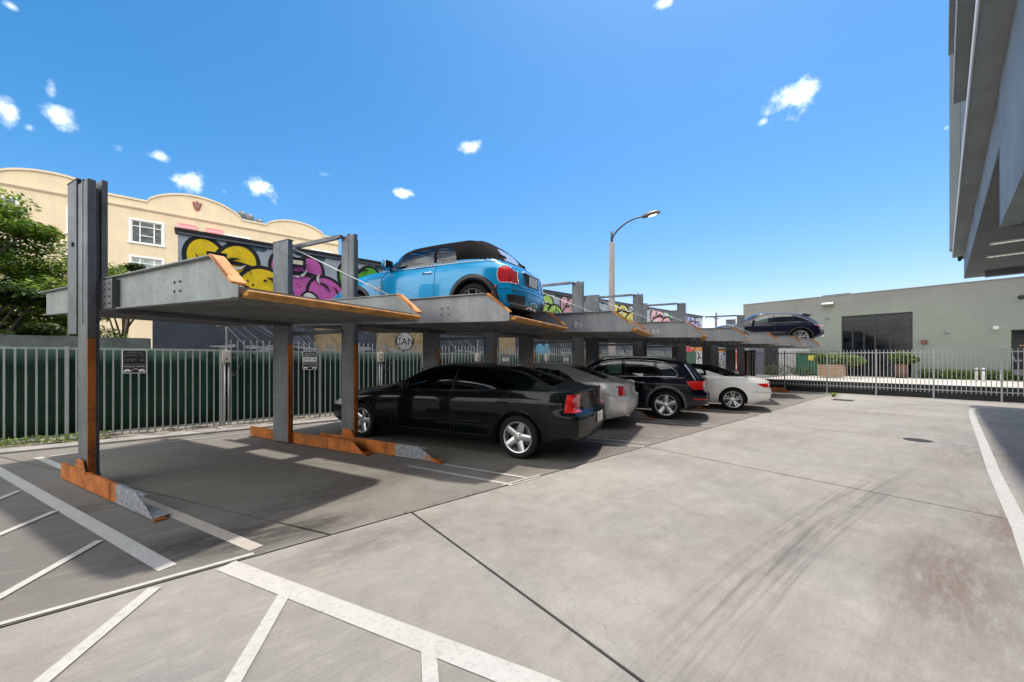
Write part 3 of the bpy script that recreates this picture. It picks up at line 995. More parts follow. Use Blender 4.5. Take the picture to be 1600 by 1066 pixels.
def estate_more(root, B, S):
    for sg in (-1, 1):
        mb = MB(); mb.tube([(sg * .69, 2.0, 1.40), (sg * .665, 1.5, 1.515), (sg * .655, .9, 1.55), (sg * .65, .3, 1.54), (sg * .66, -.2, 1.47)], .014, 8)
        mb.build('roof_rail', M_chrome, root)
        mb = MB(); B.seam(mb, [(-.38, 1.40), (-.5, 1.24), (-.66, .98)], 'side', sg, .016, 0, .004)
        mb.build('hatch_trim', M_chrome, root)
        mb = MB(); B.seam(mb, [(-.9, .52), (-.62, .535)], 'side', sg, .018, 0, 0)
        mb.build('bumper_reflector', M_red, root)
    mb = MB(); pts = [(x * .07, -.38 - .05 * (1 - (x / 8) ** 2), 1.44 + .0 * x) for x in range(-8, 9)]
    mb.tube(pts, .02, 8); mb.build('roof_spoiler', P_navy, root)
ESTATE = dict(paint=P_navy, ro=.9, wb=2.81, fo=.9, hw=.92, Rt=.355, Rr=.26, tw=.235, rim='five_wide', Ra=.425, lip=.055, lip_mat=simple('grey_cladding', (.09, .095, .105), .5), 
    zb=[(-.9, .38), (-.7, .3), (-.4, .24), (3.2, .24), (3.71, .28)],
    zs=[(-.9, .98), (-.7, 1.02), (0, 1.045), (1, 1.03), (2.2, 1.0), (3.0, .93), (3.5, .82), (3.71, .74)],
    zc=[(-.9, .99), (-.84, 1.03), (-.44, 1.42), (-.25, 1.48), (.5, 1.555), (1.3, 1.575), (1.8, 1.52), (2.5, 1.12), (2.7, 1.07), (3.4, .96), (3.71, .78)],
    zr=[(-.9, .985), (-.76, 1.04), (-.4, 1.37), (-.15, 1.45), (.5, 1.51), (1.2, 1.52), (1.6, 1.48), (2.45, 1.07), (2.65, 1.02), (3.71, .76)],
    hs=[(-.9, .9), (0, .945), (2.5, .95), (3.71, .86)],
    hr=[(-.9, .84), (-.6, .8), (-.3, .745), (.4, .73), (1.4, .73), (1.8, .75), (2.5, .86), (3.71, .8)],
    rear=[(.2, .2), (.36, .07), (.45, .0), (.66, .0), (.72, .05), (.85, .07), (.96, .05), (1.2, .0)],
    front=[(.2, .14), (.4, 0), (.6, .02), (.8, .1)], crease=(.84, .006), rc=.16, rr=.5,
    glassareas=[('side_window', 'x', [(2.1, 1.06), (1.62, 1.39), (1.4, 1.44), (1.1, 1.455), (1.08, 1.06)], glass('estate_front_glass', (.5, .68, .62), .8)),
                ('side_window', 'x', [(1.0, 1.06), (1.02, 1.455), (.6, 1.45), (.3, 1.425), (.28, 1.065)], None),
                ('side_window', 'x', [(.2, 1.07), (.22, 1.415), (.02, 1.37), (-.2, 1.2), (-.25, 1.12), (-.2, 1.085)], None),
                ('windscreen', 'z', [(-.7, 2.5), (.7, 2.5), (.56, 1.82), (-.56, 1.82)], M_glass_mid),
                ('rear_window', 'z', [(-.56, -.72), (.56, -.72), (.5, -.46), (-.5, -.46)], None)],
    panels=[('taillight', [('x', [(-.6, .76), (-.46, .96), (-1.2, .97), (-1.2, .76)], 0), ('y', [(.5, .8), (1.0, .78), (1.0, .96), (.52, .96)], -1)], M_red, True)],
    doors=[[(1.05, .36), (1.05, 1.03), (2.05, 1.0), (2.2, .8), (2.2, .36)], [(.38, .8), (.24, 1.03), (1.0, 1.03), (1.0, .36), (.62, .36), (.5, .5)]],
    handle_z=.9, mirror=(1.95, 1.05), cab=(-.3, 2.35), seats=(1.15, .25), seams=[],
    trim=[[(2.13, 1.04), (1.63, 1.41), (1.4, 1.46), (.6, 1.475), (.2, 1.44), (.02, 1.395), (-.22, 1.21), (-.28, 1.11), (-.22, 1.06)]],
    plate_z=.88, exhaust=(-.5, .5), fin=-.1, more=estate_more, extra=x_sedan, clad=lambda y, z: z < .42 or (y < -.5 and z < .5), glass=glass('estate_glass', (.05, .055, .06), .7))

def coupe_more(root, B, S):
    for sg in (-1, 1):
        mb = MB(); B.seam(mb, [(-.94, .56), (-.45, .56)], 'side', sg, .0045); mb.build('bumper_gap', M_dark, root)
        mb = MB(); B.seam(mb, [(2.0, .965), (.9, .985), (-.1, .985), (-.36, .97)], 'side', sg, .008, 0, .002)
        mb.build('window_trim', M_chrome, root)
COUPE = dict(paint=P_white, ro=.93, wb=2.76, fo=.85, hw=.89, Rt=.32, Rr=.242, tw=.22, rim='twin', Ra=.372,
    top=(lambda c: c.z > .995 and -.42 < c.y < 1.75, M_fabric),
    zb=[(-.93, .30), (-.7, .25), (-.4, .2), (3.1, .19), (3.61, .24)],
    zs=[(-.93, .84), (-.75, .90), (-.3, .955), (.3, .96), (1.3, .945), (2.2, .91), (2.9, .84), (3.4, .75), (3.61, .66)],
    zc=[(-.93, .86), (-.88, .915), (-.7, .955), (-.36, 1.0), (.25, 1.22), (.75, 1.33), (1.2, 1.355), (1.6, 1.31), (2.4, .99), (2.6, .96), (3.3, .85), (3.61, .69)],
    zr=[(-.93, .845), (-.7, .92), (-.34, .975), (.3, 1.17), (.75, 1.28), (1.15, 1.31), (1.5, 1.27), (2.3, .96), (2.5, .93), (3.61, .67)],
    hs=[(-.93, .9), (0, .945), (2.5, .95), (3.61, .86)],
    hr=[(-.93, .8), (-.5, .8), (-.1, .74), (.4, .68), (1.4, .67), (1.7, .7), (2.3, .84), (3.61, .8)],
    rear=[(.2, .2), (.3, .1), (.42, .01), (.6, .0), (.66, .03), (.8, .05), (.92, .02)],
    front=[(.2, .14), (.4, 0), (.6, .02), (.75, .12)], crease=(.8, .009), rc=.15, rr=.5,
    glassareas=[('side_window', 'x', [(2.05, .95), (1.55, 1.2), (1.35, 1.24), (.8, 1.235), (.72, .985)], glass('coupe_glass', (.5, .66, .6), .8)),
                ('side_window', 'x', [(.66, .985), (.73, 1.23), (.5, 1.19), (.15, 1.08), (.0, .99)], glass('coupe_glass_rear', (.5, .66, .6), .8)),
                ('windscreen', 'z', [(-.66, 2.35), (.66, 2.35), (.52, 1.66), (-.52, 1.66)], M_glass_mid),
                ('rear_window', 'z', [(-.42, -.2), (.42, -.2), (.4, .16), (-.4, .16)], M_glass_dark)],
    panels=[('taillight', [('x', [(-.74, .70), (-.58, .80), (-1.2, .82), (-1.2, .68)], 0), ('y', [(.5, .7), (1.0, .68), (1.0, .8), (.5, .8)], -1)], M_red, True)],
    doors=[[(.78, .28), (.72, .96), (1.95, .92), (2.08, .75), (2.08, .28)]],
    handle_z=.8, mirror=(1.9, .95), cab=(-.2, 2.2), seats=(1.0, .1), seat=M_seat_tan, seams=[], plate_z=.75, exhaust=(-.5, .5), more=coupe_more, extra=x_sedan)

def convertible_more(root, B, S):
    for sg in (-1, 1):
        mb = MB()    # chrome ring round the oval rear lamp
        c = [(-.37 + .001 * 0, .615), (-.345, .75), (-.37, .87), (-.43, .9)]
        pass
        mb = MB(); B.seam(mb, [(1.95, .935), (1.0, .95), (.2, .95), (-.15, .945), (-.4, .925)], 'side', sg, .008, 0, .003)
        mb.build('waist_trim', M_chrome, root)
        mb = MB(); B.seam(mb, [(-.33, .42), (-.375, .5), (-.38, .56)], 'side', sg, .016, 0, .012); mb.build('bumper_reflector', M_red, root)
        mb = MB(); B.seam(mb, [(2.05, .62), (1.95, .66), (1.9, .66), (1.95, .58)], 'side', sg, .012, 0, 0); mb.build('side_scuttle', M_chrome, root)
    for tl in [c for c in kids(root) if c.name.startswith('taillight')]:     # chrome ring round each rear lamp
        b2 = bmesh.new(); b2.from_mesh(tl.data); bmesh.ops.remove_doubles(b2, verts=b2.verts, dist=.006)
        mb = MB()
        for e in b2.edges:
            if len(e.link_faces) == 1: mb.tube([v.co for v in e.verts], .0065, 6)
        b2.free(); mb.build('lamp_ring', M_chrome, tl)
    mb = MB(); B.seam(mb, [(-.42, .88), (-.44, .56), (.44, .56), (.42, .88)], 'end', -1, .004)
    B.seam(mb, [(-.8, .5), (.8, .5)], 'end', -1, .004)
    mb.build('tailgate_gap', M_dark, root)
    mb = MB(); p = B.end(0, .82, -1)[0]
    mb.box(-.3, .3, p.y - .03, p.y + .02, .80, .835); mb.build('tailgate_handle', M_chrome, root, bevel=.01)
    mb = MB()
    for x in (-.055, .055):
        p = B.end(x, .3, -1)[0]; y = (p.y if p is not None else -.6)
        mb.lathe([(y + .2, .036), (y - .03, .042), (y - .035, .036), (y + .1, .03)], 'y', c=(x, 0, .285), n=20)
    mb.build('exhaust_pipe', M_chrome, root)
    mb = MB(); B.seam(mb, [(-.16, .22), (-.13, .33), (-.06, .36), (.06, .36), (.13, .33), (.16, .22)], 'end', -1, .014, 0, .004)
    mb.build('exhaust_surround', M_chrome, root)
    mb = MB()
    for i in range(-6, 7): pass
    for (y0, z0) in ((.1, 1.405), (.75, 1.395)):
        t = [Vector((x * .08, y0, 0)) for x in range(-6, 7)]
        q = [B.top(v.x, v.y)[0] for v in t]; mb.tube([p + Vector((0, 0, -.004)) for p in q if p is not None], .016, 8)
    mb.build('soft_top_bow', M_fabric, root)
def oval(c, a, b, n=20, r=0): return [(c[0] + a * abs(math.cos(t)) ** .8 * (1 if math.cos(t) > 0 else -1), c[1] + b * abs(math.sin(t)) ** .8 * (1 if math.sin(t) > 0 else -1)) for t in [2 * math.pi * i / n for i in range(n)]]
CONVERTIBLE = dict(paint=P_blue, ro=.58, wb=2.55, fo=.80, fc=.14, fr=.55, hw=.84, Rt=.305, Rr=.222, tw=.2, rim='split', rim_mat=simple('rim_dark_grey', (.2, .2, .21), .25, .8), Ra=.36, lip=.065, lip_mat=M_black,
    top=(lambda c: c.z > .975 and -.42 < c.y < 1.62, M_fabric),
    zb=[(-.66, .26), (-.5, .22), (0, .19), (2.5, .18), (3.18, .22)],
    zs=[(-.66, .82), (-.5, .90), (-.2, .925), (.6, .93), (1.3, .93), (2.0, .93), (2.4, .9), (2.8, .82), (3.18, .68)],
    zc=[(-.66, .85), (-.6, .93), (-.47, .98), (.1, 1.39), (.35, 1.425), (.9, 1.41), (1.35, 1.385), (1.5, 1.36), (2.05, 1.0), (2.25, .98), (2.75, .9), (3.0, .82), (3.18, .7)],
    zr=[(-.66, .83), (-.46, .945), (0, 1.27), (.25, 1.345), (.7, 1.345), (1.3, 1.325), (1.5, 1.28), (2.0, .965), (2.2, .94), (3.18, .69)],
    hs=[(-.66, .88), (-.3, .92), (.5, .93), (2.4, .93), (3.18, .8)],
    hr=[(-.66, .74), (-.3, .72), (0, .7), (.5, .71), (1.4, .73), (1.6, .76), (2.0, .84), (3.18, .7)],
    rear=[(.15, .16), (.26, .05), (.35, .0), (.5, .0), (.6, .02), (.8, .05), (.93, .1), (1.0, .1)],
    front=[(.2, .14), (.4, 0), (.6, .02), (.75, .1)], crease=(.9, .004), rc=.24, rr=.6, bulge_r=.1,
    glassareas=[('side_window', 'x', [(1.88, .965), (1.5, 1.2), (1.38, 1.255), (.85, 1.285), (.78, .965)], glass('convertible_glass', (.84, .85, .84), .7, .07)),
                ('side_window', 'x', [(.73, .965), (.80, 1.283), (.66, 1.28), (.5, 1.24), (.4, 1.15), (.35, 1.04), (.35, .965)], glass('convertible_glass_rear', (.74, .75, .75), .7, .07)),
                ('windscreen', 'z', [(-.62, 2.0), (.62, 2.0), (.56, 1.54), (-.56, 1.54)], M_glass_clear),
                ('rear_window', 'z', [(-.36, -.32), (.36, -.32), (.28, -.1), (-.28, -.1)], simple('convertible_back_glass', (.5, .5, .52), .1, coat=1.0))],
    panels=[('taillight', [('x', [(-.40, .645), (-.385, .73), (-.40, .82), (-.44, .865), (-.9, .865), (-.9, .6), (-.44, .6)], 0), ('y', [(.60, .60), (.9, .60), (.9, .865), (.60, .855), (.57, .79), (.57, .66)], -1)], M_red, True),
            ('plate_recess', [('y', [(-.28, .6), (.28, .6), (.28, .8), (-.28, .8)], -1)], M_black, False),
            ('bumper_vent', [('y', [(.28, .30), (.66, .30), (.68, .42), (.3, .44)], -1)], M_black, True),
            ('rear_valance', [('y', [(-.7, .16), (.7, .16), (.62, .29), (-.62, .29)], -1)], M_black, False)],
    lamp_side=[(-.45, .6), (-.39, .615), (-.345, .66), (-.325, .73), (-.345, .82), (-.4, .865), (-.46, .87)],
    lamp_end=[(.78, .875), (.68, .865), (.648, .82), (.638, .75), (.65, .65), (.685, .6), (.78, .592)],
    doors=[[(.72, .28), (.72, .93), (1.83, .93), (1.9, .8), (1.9, .5), (1.8, .28)]],
    handle_z=.82, mirror=(1.72, .97), mir=.95, cab=(-.25, 1.9), seats=(.75, .0), seams=[],
    clad=lambda y, z: z < .25, handle_mat=M_chrome, plate_z=.7, more=convertible_more, extra=x_sedan)

def raised_suv_more(root, B, S):
    mb = MB(); vs = []
    mb.prism([(-.47, 1.375), (-.46, 1.40), (-.15, 1.485), (-.15, 1.44)], 'x', -.56, .56); mb.build('roof_spoiler', M_black, root, bevel=.01)
    for sg in (-1, 1):
        mb = MB(); B.seam(mb, [(-.85, .86), (-.5, .88)], 'side', sg, .012, 0, .002); mb.build('lamp_bar', M_red, root)
    mb = MB(); B.seam(mb, [(-.55, .87), (.55, .87)], 'end', -1, .012, 0, .002); mb.build('light_strip', M_red_dark, root)
RAISED_SUV = dict(paint=P_navy2, ro=.87, wb=2.81, fo=.93, hw=.95, Rt=.365, Rr=.285, tw=.26, rim='twin', Ra=.43, lip=.03, lip_mat=M_black,
    zb=[(-.87, .42), (-.7, .33), (-.4, .24), (3.2, .24), (3.74, .28)],
    zs=[(-.87, .95), (-.6, 1.02), (0, 1.06), (1, 1.03), (2.2, 1.0), (3.0, .93), (3.5, .82), (3.74, .74)],
    zc=[(-.87, .97), (-.8, 1.03), (-.66, 1.12), (-.15, 1.46), (.4, 1.56), (1.2, 1.60), (1.7, 1.54), (2.4, 1.14), (2.6, 1.08), (3.4, .96), (3.74, .78)],
    zr=[(-.87, .96), (-.7, 1.05), (-.1, 1.38), (.4, 1.49), (1.1, 1.54), (1.5, 1.49), (2.35, 1.08), (2.55, 1.02), (3.74, .76)],
    hs=[(-.87, .88), (0, .935), (2.5, .94), (3.74, .86)],
    hr=[(-.87, .82), (-.6, .74), (-.2, .7), (.4, .70), (1.4, .70), (1.8, .73), (2.5, .86), (3.74, .8)],
    rear=[(.2, .2), (.4, .07), (.5, .0), (.7, .0), (.8, .04), (.96, .05), (1.2, .0)],
    front=[(.2, .14), (.4, 0), (.6, .02), (.8, .1)], crease=(.82, .01), rc=.18, rr=.5,
    glassareas=[('side_window', 'x', [(2.05, 1.06), (1.5, 1.4), (1.3, 1.45), (1.05, 1.47), (1.02, 1.065)], glass('raised_suv_front_glass', (.55, .66, .64), .9)),
                ('side_window', 'x', [(.95, 1.065), (.97, 1.47), (.5, 1.45), (.3, 1.42), (.28, 1.075)], None),
                ('side_window', 'x', [(.22, 1.08), (.24, 1.4), (.02, 1.35), (-.28, 1.17), (-.3, 1.12), (-.2, 1.1)], None),
                ('windscreen', 'z', [(-.7, 2.4), (.7, 2.4), (.54, 1.72), (-.54, 1.72)], M_glass_mid),
                ('rear_window', 'z', [(-.5, -.62), (.5, -.62), (.46, -.2), (-.46, -.2)], glass('raised_suv_back_glass', (.2, .2, .2), 2.0))],
    panels=[('taillight', [('x', [(-.7, .82), (-.52, .9), (-1.2, .92), (-1.2, .83)], 0), ('y', [(.45, .84), (1.0, .83), (1.0, .92), (.45, .91)], -1)], M_red_dark, True),
            ('rear_apron', [('y', [(-.8, .3), (.8, .3), (.75, .56), (-.75, .56)], -1)], simple('apron_grey', (.12, .12, .12), .4), False)],
    doors=[[(1.0, .36), (1.0, 1.03), (2.0, 1.0), (2.15, .8), (2.15, .36)], [(.4, .8), (.28, 1.04), (.95, 1.03), (.95, .36), (.64, .36), (.52, .5)]],
    handle_z=.9, mirror=(1.85, 1.06), cab=(-.3, 2.3), seats=(1.1, .2), seams=[], plate_z=.66, exhaust=(-.62, -.5, .5, .62), more=raised_suv_more, extra=x_sedan)

TILT = -.0205               # the raised platforms slope down towards the driveway
make_car('parked_car', SALOON, W(5.85, 2.5), PH, 'black four-door saloon with red tail lamps parked on the ground under the blue convertible')
make_car('parked_car', SILVER_SALOON, W(8.66, 2.46), PH, 'silver saloon parked on the ground behind the black saloon')
make_car('parked_car', ESTATE, W(10.85, .89), PH, 'dark navy estate with chrome window line parked between the silver and white cars')
make_car('parked_car', COUPE, W(13.4, -.69), PH, 'white two-door car with black soft roof parked on the ground, farthest of the ground row')
make_car('parked_car', CONVERTIBLE, W(5.55, 3.17, 2.055), PH, 'bright blue convertible with black canvas roof raised on the second platform', rx=-TILT)
make_car('parked_car', RAISED_SUV, W(21.95, -3.8, 2.13), PH, 'dark blue sport utility car raised on the farthest platform in front of the green building', rx=-TILT)

# ------------------------------------------------------------------ ground materials
def concrete(name, col, warm, dirt_and_dark_blobs=(), tyre=False, streak=True):
    t = NT(name)
    o = t.tc.outputs['Object']
    n1 = t.noise(.55, 6, .6, o, .3); n2 = t.noise(4.2, 10, .76, o, .3); n3 = t.noise(45, 4, .6, o)
    st = t.noise(1.2, 9, .78, t.mapv((.5, 4.5, 1), (0, 0, R(52))))
    a = t.math('MULTIPLY_ADD', n1, .45, t.math('MULTIPLY', n2, .40))
    a = t.math('ADD', a, t.math('MULTIPLY', st, .22 if streak else .1))
    c = t.ramp(a, tuple(x * .68 for x in col), tuple(x * 1.15 for x in col), .42, .68)
    c = t.mix(t.step(t.noise(.9, 4, .5, t.mapv((1, 1, 1), (0, 0, 0), None, (7, 3, 0))), .42, .6, 0, .55), c, t.mix(1.0, c, warm, 'MULTIPLY'))
    c = t.mix(t.step(n3, .45, .75, 0, .12), c, tuple(x * .35 for x in col))
    # hairline pits
    pits = t.noise(7, 9, .8, o)
    c = t.mix(t.step(pits, .61, .72, 0, .6), c, tuple(x * .4 for x in col))
    sx = t.n('ShaderNodeSeparateXYZ'); t.l(o, sx.inputs[0])
    for (bx, by, rx, ry, colr, amt) in dirt_and_dark_blobs:  # dirt, rust and plain darker patches
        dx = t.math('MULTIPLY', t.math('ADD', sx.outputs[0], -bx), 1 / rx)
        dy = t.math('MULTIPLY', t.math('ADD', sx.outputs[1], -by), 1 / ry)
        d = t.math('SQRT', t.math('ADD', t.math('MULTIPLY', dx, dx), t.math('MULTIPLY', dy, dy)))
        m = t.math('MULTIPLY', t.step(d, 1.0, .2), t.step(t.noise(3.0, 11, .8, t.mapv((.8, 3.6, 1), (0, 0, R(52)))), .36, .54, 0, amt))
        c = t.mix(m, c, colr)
    if tyre:
        # bent band of rubber streaks following v = f(u)
        u = sx.outputs[0]; v = sx.outputs[1]
        q = t.math('ADD', u, -2.3)
        f = t.math('MULTIPLY_ADD', t.math('MULTIPLY', q, q), -.018, .88)
        dv = t.math('ADD', v, t.math('MULTIPLY', f, -1))
        cb = t.n('ShaderNodeCombineXYZ'); t.l(t.math('MULTIPLY', u, .25), cb.inputs[0]); t.l(t.math('MULTIPLY', dv, 9.0), cb.inputs[1])
        stn = t.noise(1.7, 5, .7, cb.outputs[0], .5)
        env = t.step(t.math('ABSOLUTE', dv), .30, .08)
        along = t.math('MULTIPLY', t.step(u, .8, 2.2), t.step(u, 7.8, 5.5))
        m = t.math('MULTIPLY', t.math('MULTIPLY', env, along), t.step(stn, .44, .64, 0, .55))
        c = t.mix(m, c, (.06, .058, .055))
        m2 = t.math('MULTIPLY', t.step(t.math('ABSOLUTE', t.math('ADD', dv, .62)), .05, .0), t.math('MULTIPLY', t.step(stn, .45, .6, 0, .25), along))
        c = t.mix(m2, c, (.07, .065, .06))
    sp = t.noise(75, 5, .75, o)
    c = t.mix(t.step(sp, .54, .70, 0, .6), c, tuple(x * .45 for x in col))
    c = t.mix(t.step(t.noise(95, 3, .6, t.mapv((1, 1, 1), (0, 0, 0), None, (3, 5, 0))), .58, .72, 0, .3), c, tuple(min(1, x * 1.5) for x in col))
    # hairline cracks: edges of large, wandering cells, only here and there
    wv = t.n('ShaderNodeTexNoise'); wv.inputs['Scale'].default_value = 1.3; wv.inputs['Detail'].default_value = 6
    t.l(o, wv.inputs['Vector'])
    va = t.n('ShaderNodeVectorMath', operation='MULTIPLY_ADD'); va.inputs[1].default_value = (1.4, 1.4, 0); t.l(wv.outputs['Color'], va.inputs[0]); t.l(o, va.inputs[2])
    vo = t.n('ShaderNodeTexVoronoi', feature='DISTANCE_TO_EDGE'); vo.inputs['Scale'].default_value = .33; t.l(va.outputs[0], vo.inputs['Vector'])
    c = t.mix(t.math('MULTIPLY', t.step(vo.outputs['Distance'], .0022, .0008), t.step(n1, .5, .58, 0, .3)), c, tuple(x * .3 for x in col))
    # fine brush marks across the slab
    br = t.noise(1.0, 4, .7, t.mapv((3, 70, 1), (0, 0, R(8))))
    c = t.mix(t.step(br, .5, .75, 0, .22), c, tuple(x * .5 for x in col))
    t.base(c); t.set(rough=.88, spec=.25)
    t.bump(t.math('ADD', n3, t.math('MULTIPLY', n2, 1.5)), .18, .006)
    return t.mat

RUST = (.10, .055, .035)
M_drive = concrete('driveway_concrete', (.312, .306, .281), (1.03, .98, .92),
    [(3.9, .05, 1.3, .4, RUST, .6), (5.4, -.35, 1.3, .4, RUST, .65), (3.2, -.6, 1.6, .6, (.10, .09, .08), .5), (6.3, .1, 1.6, .6, (.12, .10, .085), .3),
     (2.4, -.1, .8, .5, (.12, .10, .09), .3), (1.0, 3.1, 1.0, .35, (.1, .09, .08), .6), (9.5, -.2, 2.5, .8, (.13, .12, .11), .5), (.2, 1.8, 1.6, 1.2, (.2, .2, .19), .35),
     (-.8, 1.6, 2.2, 2.2, (.17, .17, .165), .75)], tyre=True)
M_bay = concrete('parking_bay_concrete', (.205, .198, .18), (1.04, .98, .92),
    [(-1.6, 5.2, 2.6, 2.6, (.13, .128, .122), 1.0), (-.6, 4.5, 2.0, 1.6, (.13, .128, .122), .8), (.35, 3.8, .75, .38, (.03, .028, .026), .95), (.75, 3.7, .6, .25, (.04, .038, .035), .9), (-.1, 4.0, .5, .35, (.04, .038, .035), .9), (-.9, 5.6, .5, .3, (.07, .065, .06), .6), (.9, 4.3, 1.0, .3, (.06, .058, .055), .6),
     (1.5, 4.6, 1.2, .4, (.07, .06, .055), .55), (3.2, 3.85, .5, .35, (.06, .05, .04), .6), (4.9, 3.9, 1.0, .5, (.05, .045, .04), .6),  # middle entry: plain dark brown patch on the bay floor
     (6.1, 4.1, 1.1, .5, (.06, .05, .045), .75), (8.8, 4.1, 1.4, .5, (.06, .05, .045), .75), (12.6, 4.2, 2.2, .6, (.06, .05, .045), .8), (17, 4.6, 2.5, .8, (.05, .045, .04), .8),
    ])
M_white_line = None
def line_paint(name, col, wear):
    t = NT(name)
    c = t.ramp(t.noise(6, 7, .7), tuple(x * .9 for x in col), col, .35, .6)
    c = t.mix(t.step(t.noise(30, 8, .75), .52, .68, 0, wear), c, (.2, .19, .18))
    c = t.mix(t.step(t.noise(1.3, 5, .6), .5, .7, 0, .35), c, (.33, .32, .3))
    t.base(c); t.set(rough=.75, spec=.3)
    return t.mat
M_line = line_paint('white_road_paint', (.46, .46, .435), .55)
M_line_old = line_paint('worn_road_paint', (.40, .37, .33), .8)
M_kerb = simple('kerb_concrete', (.27, .265, .25), .85, var=.25, scale=3, bump=.3)
M_soil = simple('soil', (.09, .07, .045), .95, var=.4, scale=4, bump=.4)
M_asph = simple('ground_earth', (.13, .12, .10), .95, var=.3, scale=.6)

# ground sheet to the horizon
mb = MB(); mb.box(-400, 600, -500, 500, -.5, -.06)
tag(mb.build('ground', M_asph), kind='structure')

def poly_slabs(name, polys, mat, z=0.0, zb=-.06, gap=.011):
    mb = MB()
    for P in polys:
        P = ccw(P)
        c = (sum(p[0] for p in P) / len(P), sum(p[1] for p in P) / len(P))
        n = len(P); Q = []
        for i in range(n):
            a, b, d = Vector(P[i - 1]), Vector(P[i]), Vector(P[(i + 1) % n])
            e1 = (b - a).normalized(); e2 = (d - b).normalized()
            n1 = Vector((-e1.y, e1.x)); n2 = Vector((-e2.y, e2.x))
            w = (n1 + n2); w = w / max(.2, w.dot(n1))
            Q.append(b + w * gap)
        mb.prism([(q.x, q.y) for q in Q], 'z', zb, z)
    return tag(mb.build(name, mat), kind='structure')
us = [-13, -7, -2.7, 1.57, 5.8, 10.1, 14.3, 18.0, 21.5]
drive = []
for a, b in zip(us[:-1], us[1:]):
    drive.append([(a, -5.4), (b, -5.4), (b, 3.42), (a, 3.42)])
    drive.append([(a, -16), (b, -16), (b, -5.4), (a, -5.4)])
poly_slabs('driveway', drive, M_drive)
mb = MB(); mb.box(-13, 21.5, -16, 9.7, -.058, -.02); tag(mb.build('joint_bed', M_dark), kind='structure')
bl = [-13.0] + [.84 + 5.9 * k for k in range(-1, 4)]
bay = []
def jl(u, v): return u - .54 * (v - 3.42)
ends = [-9.0, -5.06, .84, 6.74, 12.64, 18.54]
for a, b in zip(ends[:-1], ends[1:]):
    bay.append([(a, 3.42), (b, 3.42), (jl(b, 9.62), 9.62), (jl(a, 9.62), 9.62)])
bay.append([(-13, 3.42), (-9, 3.42), (jl(-9, 9.62), 9.62), (-13, 9.62)])
bay.append([(18.54, 3.42), (21.5, 3.42), (21.5, 9.62), (jl(18.54, 9.62), 9.62)])
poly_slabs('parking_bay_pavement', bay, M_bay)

# ------------------------------------------------------------------ painted lines
mb = MB(); mo = MB()
def stripe(m, a, b, w, z=.004):
    a = Vector((a[0], a[1], 0)); b = Vector((b[0], b[1], 0))
    d = (b - a).normalized(); n = Vector((-d.y, d.x, 0)) * w / 2
    L = (b - a).length; k = max(1, int(L / .4))
    vs = []; fs = []
    for i in range(k + 1):
        p = a.lerp(b, i / k)
        vs += [p - n + Vector((0, 0, z)), p + n + Vector((0, 0, z))]
    for i in range(k): fs.append((2 * i, 2 * i + 2, 2 * i + 3, 2 * i + 1))
    m.add(vs, fs)
def bst(m, x0, y0, x1, y1, w, z=.004):
    a = W(x0, y0); b = W(x1, y1); stripe(m, a, b, w, z)
bst(mb, 1.225, 9.3, 1.215, 3.42, .105)                       # wide diagonal of the hatched area
for (a, b) in (((-1.74, 6.30), (-1.60, 6.80)), ((-1.33, 5.22), (-1.11, 5.68)), ((-.98, 3.85), (-.65, 4.52))):
    a = Vector(a); b = Vector(b); d = (b - a) * 3
    stripe(mb, b - d - Vector((0, 0)), b, .06, .008)
stripe(mb, (.13, 3.40), (1.16, 1.28), .13, .004); stripe(mb, (1.16, 1.28), (1.75, .0), .13, .004)
stripe(mb, (-.57, 2.72), (-.24, 3.36), .075, .008); stripe(mb, (-.57, 2.72), (-1.4, 1.1), .075, .008)
stripe(mb, (.11, 2.15), (.40, 2.74), .075, .008); stripe(mb, (.11, 2.15), (-.7, .5), .075, .008)
stripe(mb, (.81, 1.56), (.90, 1.76), .075, .008); stripe(mb, (.81, 1.56), (.0, -.1), .075, .008)
bst(mb, 1.665, 9.0, 1.665, 6.9, .085)
bst(mo, 1.665, 6.9, 1.665, 3.15, .10)
stripe(mb, (-1.8, 8.92), (2.6, 9.42), .05, .008); stripe(mb, (2.6, 9.42), (20.5, 9.45), .05, .008)
stripe(mb, (-1.6, 3.46), (.3, 3.462), .04, .006); stripe(mb, (-6, 3.46), (-1.6, 3.46), .04, .006)
stripe(mb, (2.72, 3.45), (3.35, 3.45), .03, .006); stripe(mb, (2.78, 3.395), (3.3, 3.395), .03, .006)
for k in range(1, 8):
    x = 3.96 + 2.72 * (k - 1); y = -1.13 * (k - 1)
    bst(mb, x - .02, 3.7 + y, x - .04, 2.06 + y, .05, .004)
    bst(mb, x + .25, 3.3 + y, x + .26, 2.0 + y, .045, .008)
# long line along the building edge, turning right at the far end
pts = [(-3, -.36), (5.5, -.36), (8, -.31), (11, -.29), (14, -.26), (16.5, -.25), (17.8, -.3), (18.3, -.45), (18.6, -.8), (18.75, -1.3), (18.8, -3), (18.8, -12)]
for a, b in zip(pts[:-1], pts[1:]): stripe(mb, a, b, .11, .004)
tag(mb.build('white_lines', M_line, fixn=False), kind='structure')
tag(mo.build('worn_white_line', M_line_old, fixn=False), kind='structure')
